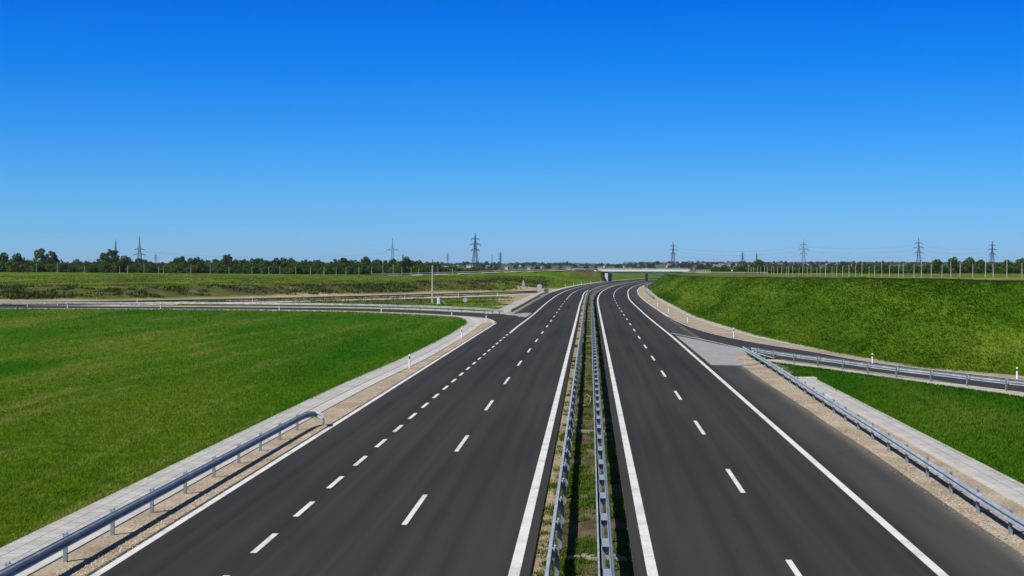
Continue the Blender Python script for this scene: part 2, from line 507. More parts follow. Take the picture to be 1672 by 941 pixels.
def leaf_mat(name, cols, var_scale=0.0, base=None, transl=0.25):
    m, nt, b = new_mat(name)
    g = N(nt, 'ShaderNodeNewGeometry')
    c = ramp(nt, g.outputs['Random Per Island'], cols)
    if var_scale:
        nz = noise(nt, var_scale, 4, 0.6, objco(nt))
        c = mixc(nt, 1.0, c, ramp(nt, nz, [(0.3, (0.7, 0.72, 0.7)), (0.7, (1.25, 1.2, 1.15))]), 'MULTIPLY')
    if base: c = mixc(nt, 1.0, base(nt, objco(nt)), c, 'MULTIPLY')
    oi = N(nt, 'ShaderNodeObjectInfo')
    if not base: c = mixc(nt, 1.0, c, ramp(nt, oi.outputs['Random'], [(0.0, (0.8, 0.85, 0.85)), (1.0, (1.2, 1.15, 1.05))]), 'MULTIPLY')
    L(nt, c, b.inputs['Base Color']); b.inputs['Roughness'].default_value = 0.8; b.inputs['Specular IOR Level'].default_value = 0.02
    tr = N(nt, 'ShaderNodeBsdfTranslucent'); L(nt, c, tr.inputs[0])
    mx = N(nt, 'ShaderNodeMixShader', ins={0: transl}); L(nt, b.outputs[0], mx.inputs[1]); L(nt, tr.outputs[0], mx.inputs[2])
    L(nt, mx.outputs[0], nt.nodes['Material Output'].inputs['Surface'])
    return m


M_leaf = leaf_mat('tree_leaves', [(0.0, (0.030, 0.065, 0.012)), (0.5, (0.064, 0.120, 0.020)), (1.0, (0.115, 0.170, 0.032))], transl=0.35)
M_leaf_far = leaf_mat('far_leaves', [(0.0, (0.016, 0.032, 0.016)), (1.0, (0.04, 0.065, 0.03))])
M_bark = plain('bark', (0.07, 0.055, 0.04), 0.9)
M_blade = leaf_mat('lawn_grass', [(0.0, (1.05, 1.08, 0.95)), (0.6, (1.58, 1.56, 1.35)), (0.95, (1.9, 1.8, 1.7)), (1.0, (2.4, 2.1, 2.6))], base=lawn_colour, transl=0.4)
M_blade_long = leaf_mat('long_grass', [(0.0, (1.2, 1.25, 1.05)), (0.55, (1.5, 1.5, 1.25)), (0.96, (1.6, 1.55, 1.5)), (1.0, (2.2, 1.9, 2.4))], base=bank_colour, transl=0.4)
M_blade_med = leaf_mat('median_weeds', [(0.0, (0.032, 0.085, 0.006)), (0.6, (0.060, 0.125, 0.010)), (1.0, (0.14, 0.15, 0.04))], transl=0.4)
M_weed = leaf_mat('weeds', [(0.0, (0.045, 0.10, 0.008)), (0.6, (0.11, 0.185, 0.016)), (1.0, (0.22, 0.21, 0.06))], 0.05, transl=0.4)


M_weed_dark = leaf_mat('dark_weeds', [(0.0, (0.022, 0.050, 0.010)), (0.6, (0.050, 0.090, 0.014)), (1.0, (0.13, 0.11, 0.05))], 0.05, transl=0.3)


def ground_mat():
    m, nt, b = new_mat('ground')
    v = objco(nt)
    at = N(nt, 'ShaderNodeAttribute', attribute_name='zone')
    sep = N(nt, 'ShaderNodeSeparateColor'); L(nt, at.outputs['Color'], sep.inputs[0])
    lawn, soil, sandw = sep.outputs[0], sep.outputs[1], sep.outputs[2]
    at2 = N(nt, 'ShaderNodeAttribute', attribute_name='zone2')
    sep2 = N(nt, 'ShaderNodeSeparateColor'); L(nt, at2.outputs['Color'], sep2.inputs[0])
    bank, far, dry = sep2.outputs[0], sep2.outputs[1], sep2.outputs[2]
    # rough pasture
    n1 = noise(nt, 0.045, 6, 0.62, v); n2 = noise(nt, 0.8, 5, 0.65, v)
    rough = ramp(nt, n1, [(0.34, (0.050, 0.120, 0.007)), (0.5, (0.100, 0.180, 0.011)), (0.62, (0.140, 0.185, 0.028)), (0.72, (0.24, 0.19, 0.09))])
    rough = mixc(nt, 1.0, rough, ramp(nt, n2, [(0.3, (0.6, 0.62, 0.55)), (0.68, (1.25, 1.2, 1.1))]), 'MULTIPLY')
    l4 = noise(nt, 9.0, 3, 0.6, v); b2 = noise(nt, 1.0, 4, 0.65, mapping(nt, v, (0.75, 0.5, 1.1), (0, 0, R(25))), 1.2)
    lc = mixc(nt, 1.0, lawn_colour(nt, v), ramp(nt, l4, [(0.28, (0.62, 0.66, 0.6)), (0.7, (1.22, 1.2, 1.2))]), 'MULTIPLY')
    bc = bank_colour(nt, v)
    # soil, sand
    s1 = noise(nt, 0.12, 5, 0.65, v); s2 = noise(nt, 1.2, 4, 0.7, v)
    sc = ramp(nt, s1, [(0.30, (0.050, 0.038, 0.022)), (0.44, (0.105, 0.078, 0.046)), (0.53, (0.070, 0.092, 0.018)), (0.62, (0.150, 0.112, 0.070)), (0.72, (0.24, 0.18, 0.11))])
    sc = mixc(nt, 1.0, sc, ramp(nt, s2, [(0.3, (0.65, 0.65, 0.65)), (0.7, (1.25, 1.25, 1.25))]), 'MULTIPLY')
    sn = ramp(nt, s1, [(0.3, (0.36, 0.27, 0.17)), (0.6, (0.48, 0.39, 0.26)), (0.8, (0.38, 0.33, 0.19))])
    sn = mixc(nt, 1.0, sn, ramp(nt, s2, [(0.3, (0.8, 0.79, 0.77)), (0.7, (1.1, 1.1, 1.1))]), 'MULTIPLY')
    # distant fields
    f1 = N(nt, 'ShaderNodeTexVoronoi', ins={'Scale': 1.0}); f1.feature = 'F1'; L(nt, mapping(nt, v, (0.0035, 0.0016, 0.01)), f1.inputs['Vector'])
    fsep = N(nt, 'ShaderNodeSeparateColor'); L(nt, f1.outputs['Color'], fsep.inputs[0])
    fc = ramp(nt, fsep.outputs[0], [(0.0, (0.05, 0.085, 0.035)), (0.35, (0.075, 0.115, 0.045)), (0.6, (0.045, 0.08, 0.035)), (0.8, (0.13, 0.135, 0.07)), (1.0, (0.06, 0.1, 0.04))])
    fc = mixc(nt, 1.0, fc, ramp(nt, n1, [(0.3, (0.75, 0.75, 0.75)), (0.7, (1.15, 1.15, 1.15))]), 'MULTIPLY')
    dryc = ramp(nt, s2, [(0.3, (0.17, 0.14, 0.07)), (0.7, (0.30, 0.25, 0.13))])
    c = rough
    c = mixc(nt, lawn, c, lc); c = mixc(nt, bank, c, bc); c = mixc(nt, soil, c, sc); c = mixc(nt, dry, c, dryc); c = mixc(nt, sandw, c, sn); c = mixc(nt, far, c, fc)
    L(nt, c, b.inputs['Base Color']); b.inputs['Roughness'].default_value = 0.95; b.inputs['Specular IOR Level'].default_value = 0.02
    hb = math_(nt, 'ADD', l4, math_(nt, 'MULTIPLY', b2, 1.5))
    bump(nt, b, hb, 0.9, 0.12)
    return m


M_ground = ground_mat()


def in_poly(x, y, poly):
    c = np.zeros(x.shape, dtype=bool); n = len(poly)
    for i in range(n):
        x1, y1 = poly[i]; x2, y2 = poly[(i + 1) % n]
        if y1 == y2: continue
        k = ((y1 > y) != (y2 > y)) & (x < (x2 - x1) * (y - y1) / (y2 - y1) + x1)
        c ^= k
    return c


def build_ground():
    az_in = np.arange(-24, 24.001, 0.085); az = np.concatenate([np.arange(-80, -24, 1.0), az_in, np.arange(25, 80.1, 1.0)])
    az = np.radians(az) - YAW
    r = 14 * 1.0066 ** np.arange(0, 945)
    r = r[r < 6500]
    A, RR = np.meshgrid(az, r)
    x = RR * np.sin(A); y = RR * np.cos(A)
    z = terrain(x, y)
    nr, na = x.shape
    v = np.stack([x, y, z], -1).reshape(-1, 3)
    idx = np.arange(nr * na).reshape(nr, na)
    f = np.stack([idx[:-1, :-1], idx[:-1, 1:], idx[1:, 1:], idx[1:, :-1]], -1).reshape(-1, 4)
    o = np_mesh('ground', v, f, M_ground, smooth=True)
    tag(o, kind='structure')
    # surface kinds
    wr, wl, wa = outside(x, y)
    lawn = np.zeros_like(x); soil = np.zeros_like(x); sand = np.zeros_like(x); bank = np.zeros_like(x); far = np.zeros_like(x); dry = np.zeros_like(x)
    flat = (wr <= 0) & (wl <= 0)
    jit = fbm(x * 0.08, y * 0.08, 31, 4) - 0.5; jit2 = fbm(x * 0.35, y * 0.35, 35, 3) - 0.5
    poly = [(p.x, p.y) for p in GL] + [(-400, GL[-1].y), (-400, 0), (-16.5, 0)]
    lawn[in_poly(x, y, poly)] = 1
    lawn[flat & (x > 12) & (y < 140)] = 1
    bank = np.where(wr > 0, 1.0, 0.0)
    P = np.interp(y, PR_Y, PR_H)
    top = wr - P * 1.75
    bank = bank * (1 - sstep(1.5, 7, top + jit * 6))
    # bare strip along the shoulder of the right plateau, dry grass behind
    soil = np.maximum(soil, sstep(0.5, 4, top + jit * 10) * (1 - sstep(38, 62, top + jit * 50)) * 0.9 * (wr > 0) * sstep(110, 160, y) * (1 - 0.7 * sstep(400, 560, y)))
    sand = np.maximum(sand, 0.38 * (1 - sstep(330, 470, y)) * sstep(0.5, 4, top + jit * 10) * (1 - sstep(30, 55, top + jit * 60)) * (wr > 0) * sstep(110, 160, y))
    dry = np.maximum(dry, sstep(6, 20, top) * (1 - sstep(40, 90, top + jit * 60)) * sstep(0.02, 0.2, jit + 0.05) * (wr > 0) * 0.55)
    # left: sand along the foot, weedy soil, pasture above
    left = (wl > -60) & (x < S(y) - 12) & (wr <= 0)
    sand = np.maximum(np.where(wr > 0, sand, 0), np.where(left & (wa < 7), 1 - sstep(0, 7, wl + jit * 10), 0) * (wa > -22))
    soil = np.where(left & (wl > 2), sstep(2, 8, wl + jit * 12) * (1 - sstep(20, 34, wl + jit * 26)) * 0.8 * (x < -30) + sstep(0.06, 0.18, jit) * sstep(20, 50, wl) * (1 - sstep(150, 200, wl)) * 0.85, soil)
    # lowland between the two ramps
    low = flat & (y > 283) & (x < -13) & (wa < -20)
    soil = np.where(low, 0.9 - sstep(0.0, 0.12, jit) * 0.9, soil)
    t1 = [gp(*p) for p in [(800, 488), (835, 481), (880, 478.5), (868, 486), (840, 497), (825, 503), (812, 500), (826, 492)]]
    sand = np.maximum(sand, in_poly(x + jit2 * 4, y + jit * 14, [(p.x, p.y) for p in t1]) * 0.8)
    t2 = [(px_x(828, 438), 438), (px_x(842, 452), 452), (px_x(880, 478), 478), (px_x(899, 462), 462), (px_x(898, 440), 440)]
    sand = np.maximum(sand, in_poly(x, y, t2) * 1.0)
    # median
    med = (x - S(y) > -1.9 - widen(y)) & (x - S(y) < 1.3) & (y < 760)
    grassy = 0.22 * sstep(0.0, 0.14, fbm(x * 1.1, y * 0.33, 41, 3) - 0.5)
    soil = np.where(med, 1 - grassy * 0.6, soil); lawn = np.where(med, 0.6 * grassy, lawn)
    sand = np.where(med & (x - S(y) < -1.0 - widen(y)), 0.75, sand); sand = np.where(med & (x - S(y) >= -1.0 - widen(y)), 0.22 * sstep(-.05, .15, fbm(x * 2.0, y * 0.8, 47, 3) - .5), sand)
    # bare ends of the overpass embankment
    e = np.exp(-((x - BXL + 6) / 7) ** 2) * np.exp(-((y - 682) / 9) ** 2) + np.exp(-((x - BXR - 6) / 9) ** 2) * np.exp(-((y - 676) / 14) ** 2)
    soil = np.maximum(soil, np.clip(e * 1.6, 0, 1) * (~flat))
    pt = [gp(*p) for p in [(1252, 589), (1275, 592), (1297, 607), (1288, 611), (1262, 603)]]
    dry = np.maximum(dry, in_poly(x + jit2 * 1.0, y + jit2 * 3, [(p.x, p.y) for p in pt]) * 0.75)
    far = sstep(850, 1150, np.hypot(x, y)) * (~((wr <= 0) & (wl <= 0)))
    me = o.data
    for nm, ch in (('zone', (lawn, soil, sand)), ('zone2', (bank, far, dry))):
        a = me.color_attributes.new(nm, 'FLOAT_COLOR', 'POINT')
        d = np.ones((nr * na, 4), dtype=np.float32)
        for i in range(3): d[:, i] = ch[i].reshape(-1)
        a.data.foreach_set('color', d.ravel())
    return o


build_ground()


# ------------------------------------------------------------------ sheets and strips
def cat_rom(pts, step=1.0):
    """smooth 2-D/3-D polyline"""
    P = [Vector(p) for p in pts]; out = []
    P = [P[0] * 2 - P[1]] + P + [P[-1] * 2 - P[-2]]
    for i in range(1, len(P) - 2):
        a, b, c, d = P[i - 1], P[i], P[i + 1], P[i + 2]
        n = max(2, int((c - b).length / step))
        # centripetal spacing keeps unequal segments from overshooting
        ta = 0; tb = ta + max(1e-3, (b - a).length) ** .5; tc = tb + max(1e-3, (c - b).length) ** .5; td = tc + max(1e-3, (d - c).length) ** .5
        for k in range(n):
            t = tb + (tc - tb) * k / n
            A1 = a * ((tb - t) / (tb - ta)) + b * ((t - ta) / (tb - ta)); A2 = b * ((tc - t) / (tc - tb)) + c * ((t - tb) / (tc - tb)); A3 = c * ((td - t) / (td - tc)) + d * ((t - tc) / (td - tc))
            B1 = A1 * ((tc - t) / (tc - ta)) + A2 * ((t - ta) / (tc - ta)); B2 = A2 * ((td - t) / (td - tb)) + A3 * ((t - tb) / (td - tb))
            out.append(B1 * ((tc - t) / (tc - tb)) + B2 * ((t - tb) / (tc - tb)))
    out.append(P[-2].copy())
    return out


def resample(pts, n=None, step=None):
    P = [Vector(p) for p in pts]; s = [0.0]
    for a, b in zip(P, P[1:]): s.append(s[-1] + (b - a).length)
    if n is None: n = max(2, int(round(s[-1] / step)) + 1)
    out = []; k = 0
    for i in range(n):
        t = s[-1] * i / (n - 1)
        while k < len(s) - 2 and s[k + 1] < t: k += 1
        u = (t - s[k]) / max(1e-9, s[k + 1] - s[k]); out.append(P[k].lerp(P[k + 1], min(1, max(0, u))))
    return out


def offset_line(pts, d):
    out = []
    for i, p in enumerate(pts):
        a = pts[max(0, i - 1)]; b = pts[min(len(pts) - 1, i + 1)]
        t = (b - a); t.z = 0; t.normalize()
        out.append(Vector((p.x + t.y * d, p.y - t.x * d, p.z)))
    return out


def ribbon(name, A, B, z, mat, zfun=None, thick=0.0, label=None):
    """sheet between two polylines with the same count"""
    v = []; uv = []; f = []; s = 0.0; n = len(A)
    for i in range(n):
        a = A[i]; b = B[i]
        if i: s += ((a - A[i - 1]).length + (b - B[i - 1]).length) / 2
        za = (zfun(a.x, a.y) if zfun else 0) + z; zb = (zfun(b.x, b.y) if zfun else 0) + z
        v += [(a.x, a.y, za), (b.x, b.y, zb)]; w = (b - a).length
        uv += [(0, s), (w, s)]
        if i: f.append((2 * i - 2, 2 * i - 1, 2 * i + 1, 2 * i))
    if thick > 0:
        m = len(v)
        v += [(p[0], p[1], p[2] - thick) for p in v]; uv += uv
        for i in range(1, n):
            f.append((2 * i - 2, 2 * i, m + 2 * i, m + 2 * i - 2)); f.append((2 * i - 1, m + 2 * i - 1, m + 2 * i + 1, 2 * i + 1))
        f.append((0, m, m + 1, 1)); f.append((2 * n - 2, 2 * n - 1, m + 2 * n - 1, m + 2 * n - 2))
    o = mesh_obj(name, v, f, mat, uv=uv)
    me = o.data
    if me.polygons[0].normal.z < 0: me.flip_normals()
    return tag(o, kind='structure')


def strip(name, uL, uR, y0, y1, z, mat, step=4.0, uvu=None, thick=0.0):
    """strip along the motorway between two lateral offsets"""
    ys = np.arange(y0, y1 + 0.01, step)
    if ys[-1] < y1 - 0.01: ys = np.append(ys, y1)
    fl = uL if callable(uL) else (lambda y: uL); fr = uR if callable(uR) else (lambda y: uR)
    v = []; uv = []; f = []
    for i, yy in enumerate(ys):
        a = float(fl(yy)); b = float(fr(yy)); s = float(S(yy))
        v += [(a + s, yy, z), (b + s, yy, z)]; uv += [(abs(a), yy), (abs(b), yy)]
        if i: f.append((2 * i - 2, 2 * i - 1, 2 * i + 1, 2 * i))
    if thick > 0:
        m = len(v); n = len(ys)
        v += [(p[0], p[1], p[2] - thick) for p in v]; uv += uv
        for i in range(1, n):
            f.append((2 * i - 2, 2 * i, m + 2 * i, m + 2 * i - 2)); f.append((2 * i - 1, m + 2 * i - 1, m + 2 * i + 1, 2 * i + 1))
        f.append((0, m, m + 1, 1)); f.append((2 * n - 2, 2 * n - 1, m + 2 * n - 1, m + 2 * n - 2))
    return v, f, uv


def strip_obj(name, *a, **k):
    v, f, uv = strip(name, *a, **k)
    return tag(mesh_obj(name, v, f, a[5], uv=uv), kind='structure')


def poly_sheet(name, pts, z, mat):
    P = [Vector((p.x, p.y, z)) for p in pts]
    tri = tessellate_polygon([P])
    o = mesh_obj(name, P, tri, mat, uv=[(p.x, p.y) for p in P])
    bm = bmesh.new(); bm.from_mesh(o.data); bmesh.ops.recalc_face_normals(bm, faces=bm.faces)
    if sum(f.normal.z for f in bm.faces) < 0: bmesh.ops.reverse_faces(bm, faces=bm.faces)
    bm.to_mesh(o.data); bm.free()
    return tag(o, kind='structure')


YN = 20.0
# carriageways
strip_obj('road', left_edge, lambda y: -1.53 - widen(y), YN, 1000, 0.02, M_road_l)
strip_obj('road', 1.17, lambda y: 11.95 + 0.22 * (float(fbm(np.array([y * .09]), np.array([1.5]), 3, 3)[0]) - .5), YN, 1000, 0.02, M_road_r, step=3.0)
# sandy verges
strip_obj('verge', -14.55, lambda y: -12.9, YN, 200, 0.002, M_sand)
strip_obj('verge', lambda y: -13.7 - widen(y) * 0.3, lambda y: -12.0, 372, 1000, 0.004, M_gravel)
strip_obj('verge', lambda y: 11.8, lambda y: 14.35 if y < 106 else 14.35 - 0.9 * (y - 106) / 24, YN, 129.5, 0.002, M_sand)


def verge_r(y):
    return float(np.interp(y, rfy, rfx)) - float(S(y))
strip_obj('verge', lambda y: 11.6, lambda y: min(verge_r(y) + 0.3, 18), 225, 1000, 0.003, M_sand)

# ---- painted markings on the main carriageways
def line_mesh(specs, z=0.026, name='road_marking'):
    mv = []; mf = []
    for (u, w, y0, y1, wd) in specs:
        fu = u if callable(u) else (lambda y, u=u: u)
        v, f, uv = strip('x', lambda y: fu(y) - w / 2, lambda y: fu(y) + w / 2, y0, y1, z, M_paint, step=4.0)
        b = len(mv); mv += v; mf += [tuple(i + b for i in q) for q in f]
    return tag(mesh_obj(name, mv, mf, M_paint), kind='structure')


line_mesh([(-12.72, 0.24, YN, 203, 0)])
line_mesh([(-9.33, 0.18, 35.0 + 6 * k, 38.0 + 6 * k, 0) for k in range(-2, 23)])
line_mesh([(lambda y: -9.25 - widen(y) * 0.35 + 0.35 * float(sstep(180, 240, y)), 0.26, 173, 1000, 0)])
line_mesh([(lambda y: -5.70 + 0.28 * float(sstep(80, 240, y)) - widen(y) * 0.6, 0.17, 45.7 + 18 * k, 51.7 + 18 * k, 0) for k in range(-1, 16)] + [(lambda y: -5.42 - widen(y) * 0.6, 0.15, 334, 1000, 0)])
line_mesh([(lambda y: -1.95 - widen(y), 0.29, YN, 1000, 0)])
line_mesh([(1.63, 0.28, YN, 1000, 0)])
line_mesh([(5.38, 0.17, 34.7 + 18 * k, 40.8 + 18 * k, 0) for k in range(-1, 18)] + [(5.38, 0.15, 358, 1000, 0)])
line_mesh([(lambda y: 9.10 - 0.35 * float(sstep(150, 240, y)) + 0.35 * float(sstep(330, 400, y)), 0.27, YN, 1000, 0)])
line_mesh([(lambda y: 12.0 - 0.15, 0.2, 228, 1000, 0)], z=0.026)

# ---- left ramp leaving the lawn corner
n1 = cat_rom([gp(*p) for p in [(-500, 501.5), (0, 503), (300, 504.6), (540, 507.3), (625, 509.8), (700, 512.8), (737, 515.0), (775, 517.8), (797, 520.4), (806, 523.2), (809.3, 526.0), (808.2, 528.6)]], 1.5)
f1 = cat_rom([gp(*p) for p in [(-500, 499.0), (0, 500.2), (300, 501.2), (540, 503.2), (625, 504.8), (700, 507.4), (737.6, 509.2), (775, 510.8), (800, 512.3), (822, 514.0), (838, 515.6), (846, 517.5)]], 1.5)
n1r = resample(n1, 140); f1r = resample(f1, 140)
ribbon('ramp', n1r, f1r, 0.012, M_ramp)
# mouth of the ramp up to the carriageway
poly_sheet('ramp', [gp(*p) for p in [(808.2, 528.6), (809.3, 526.0), (806, 523.2), (797, 520.4), (800, 512.3), (822, 514.0), (846, 517.5), (856, 518), (826, 529)]], 0.016, M_ramp)
# its painted edges
near_edge = [p for p in n1r]
ribbon('road_marking', offset_line(n1r, 0.20), offset_line(n1r, 0.46), 0.030, M_paint)
ribbon('road_marking', offset_line(f1r, -0.20), offset_line(f1r, -0.46), 0.030, M_paint)

# pavers round the lawn corner
gl = resample(cat_rom([Vector((-16.62, YN, 0)), Vector((-16.58, 39, 0))] + GL[1:], 1.2), 320)
ribbon('paved_strip', offset_line(gl, 0.0), offset_line(gl, 1.28), 0.05, M_paver, thick=0.12)
ribbon('kerb_strip', offset_line(gl, 1.30), offset_line(gl, 2.12), 0.035, M_slab, thick=0.1)
# pale fill and sand at the nose between pavers and ramp
tip = [p for p in gl if p.y > 175]
o2 = offset_line(tip, 2.0)
nn = resample([p for p in n1r][::-1], len(tip))
gsel = resample(tip, 120); nsel = resample([Vector((-13.0, 175, 0)), Vector((-13.0, 197, 0))] + n1r[::-1], 120)
ribbon('verge', offset_line(gsel, 0.6), nsel, 0.006, M_gravel)
poly_sheet('verge', [gp(*p) for p in [(763, 541), (779, 530.5), (798, 525.6), (808.5, 525.5), (808, 528), (799, 535), (786, 545), (770, 553)]], 0.011, M_sand)
# outer verge of the ramp with the white gravel shoulder
ribbon('verge', offset_line(f1r, 0.1), offset_line(f1r, -5.5), 0.004, M_gravel)

# ---- concrete gore on the left and the shoulder beyond it
poly_sheet('gore', [gp(*p) for p in [(838.5, 515.4), (842, 513.2), (856, 511.3), (868.5, 511.6), (858.5, 518.8)]], 0.032, M_gore)
a_ = [gp(*p) for p in [(829, 513.0), (845, 505), (872, 489.5), (893, 479.5), (903, 475.5)]]
b_ = [gp(*p) for p in [(838, 515.0), (851, 507.5), (878, 490.5), (899, 478.5), (908, 474.5)]]
ribbon('verge', resample(a_, 40), resample(b_, 40), 0.03, M_sand)
ribbon('gutter', offset_line(resample(a_, 40), -3.2), offset_line(resample(a_, 40), -0.3), 0.04, M_gutter, thick=0.1)

# ---- service road beyond the left ramp
sl = [gp(*p) for p in [(-500, 501), (-100, 498.6), (130, 497.4), (300, 494.3), (400, 492.3), (600, 487), (818, 480.2), (880, 477.6)]]
sl = resample(cat_rom(sl, 4), 120)
ribbon('ramp', offset_line(sl, 3.6), offset_line(sl, -3.6), 0.02, M_ramp)
ribbon('verge', offset_line(sl, 12.5), offset_line(sl, 3.4), 0.004, M_gravel)
ribbon('verge', offset_line(sl, -3.4), offset_line(sl, -10.5), 0.002, M_sand)

# ---- right ramp
fr = cat_rom([gp(*p) for p in [(2250, 700), (1900, 652), (1672, 621), (1449, 595), (1332, 575), (1226.7, 558), (1156.5, 542.5), (1113.6, 527.5), (1085, 511)]], 1.5)
nr_ = cat_rom([gp(*p) for p in [(2250, 735), (1900, 674), (1672, 642), (1584, 630), (1484, 616.4), (1400, 605.2), (1330, 595.4), (1268, 586.6), (1215, 571.5), (1150, 556), (1094, 544.5)]], 1.5)
frr = resample(fr, 150); nrr = resample(nr_, 150)
ribbon('ramp', nrr, frr, 0.014, M_ramp)
ribbon('road_marking', offset_line(frr, -0.15), offset_line(frr, -0.32), 0.024, M_paint)
gx = [p for p in nrr if p.y > 128]
ribbon('road_marking', offset_line(gx, 0.02), offset_line(gx, 0.2), 0.040, M_paint)
# sand and gutter between the ramp and the foot of the bank
ys_ = [p for p in frr]
ft = []
for p in frr:
    ft.append(Vector((float(np.interp(p.y, rfy, rfx)) + 0.35, p.y, 0)))
ribbon('verge', [p for p in frr], ft, 0.006, M_sand)
ym = [a.lerp(b, 0.62) for a, b in zip(frr, ft)]; yn = [a.lerp(b, 0.97) for a, b in zip(frr, ft)]
ribbon('gutter', ym, yn, 0.03, M_gutter, thick=0.08)
strip_obj('gutter', lambda y: verge_r(y) - 1.2, lambda y: verge_r(y) - 0.1, frr[-1].y + 0.3, 560, 0.03, M_gutter, thick=0.08)
# gravel hem under the ramp guardrail
hem = [p for p in nrr if p.y < 127]
ribbon('verge', offset_line(hem, 0.25), offset_line(hem, -2.1), 0.022, M_gravel)
# concrete gore and nose sand
poly_sheet('gore', [gp(*p) for p in [(1103, 548.5), (1212, 570.5), (1222, 580), (1191.6, 580), (1206, 588), (1225, 598), (1161.5, 597)]], 0.033, M_gore)
poly_sheet('verge', [gp(*p) for p in [(1190, 580), (1212, 579), (1224, 580.5), (1245, 592), (1226, 598.2), (1205, 588)]], 0.037, M_sand)

# ---- pavers on the right
pv = lambda y: 14.75 + 0.0 * y
strip_obj('kerb_strip', 14.35, 14.62, YN, 104.5, 0.045, M_slab, thick=0.1)
strip_obj('paved_strip', 14.64, 15.72, YN, 105.5, 0.055, M_paver, thick=0.12)
strip_obj('kerb_strip', 14.0, 15.9, 105.6, 106.6, 0.07, M_slab, thick=0.12)

# ---- concrete cross bars of the median drain
cb = MB(); k = 0
for yy in (72, 121, 167, 213, 254):
    o = MB(); o.box((-0.18, yy, -0.0), (1.9, 0.45, 0.09), bev=0.03)
    tag(o.build('drain_bar', M_slab), 'flat concrete bar lying across the soil of the median', 'drain bar', 'concrete bars across the median')
# broken concrete slab in the median in front
o = MB()
for i in range(9):
    o.box((-0.45 + 0.16 * i + random.uniform(-.05, .05), 41.0 + random.uniform(-.25, .25), 0.0), (random.uniform(.16, .34), random.uniform(.2, .45), random.uniform(.06, .14)), rz=random.uniform(0, 3), taper=0.8, bev=0.03)
tag(o.build('broken_slab', M_slab), 'broken pale concrete lumps lying in the weeds of the median', 'rubble')
# hose loop
pts = [Vector((-0.22 + 0.27 * math.cos(t) + 0.02 * t, 87.5 + 3.4 * math.sin(t), 0.06 + 0.05 * math.sin(3 * t) ** 2)) for t in np.linspace(-1.9, 2.2, 26)]
o = MB()
for a, b in zip(pts, pts[1:]): o.bar(a, b, 0.022, n=6)
tag(o.build('hose', M_hose), 'loop of pale yellow hose lying in the median soil', 'hose')

# ------------------------------------------------------------------ guardrails
WPROF = [(0.0, -.155), (0.012, -.135), (0.075, -.105), (0.083, -.085), (0.075, -.062), (0.008, -.028), (0.0, 0.0), (0.008, .028), (0.075, .062), (0.083, .085), (0.075, .105), (0.012, .135), (0.0, .155)]
TH = 0.018


def sweep(path, prof, side, zc):
    """closed thin-walled profile along a path; side=+1 bulges to the right of travel"""
    n = len(path); ring = [(a, b) for a, b in prof] + [(a - TH, b) for a, b in reversed(prof)]
    m = len(ring); v = []; f = []
    for i, p in enumerate(path):
        a = path[max(0, i - 1)]; b = path[min(n - 1, i + 1)]
        t = (b - a); t.z = 0; t.normalize(); nx, ny = t.y * side, -t.x * side
        for (o_, h) in ring: v.append((p.x + nx * o_, p.y + ny * o_, p.z + zc + h))
        if i:
            for k in range(m):
                k2 = (k + 1) % m
                f.append(((i - 1) * m + k, (i - 1) * m + k2, i * m + k2, i * m + k))
    f.append(tuple(range(m))); f.append(tuple(range((n - 1) * m, n * m))[::-1])
    return v, f


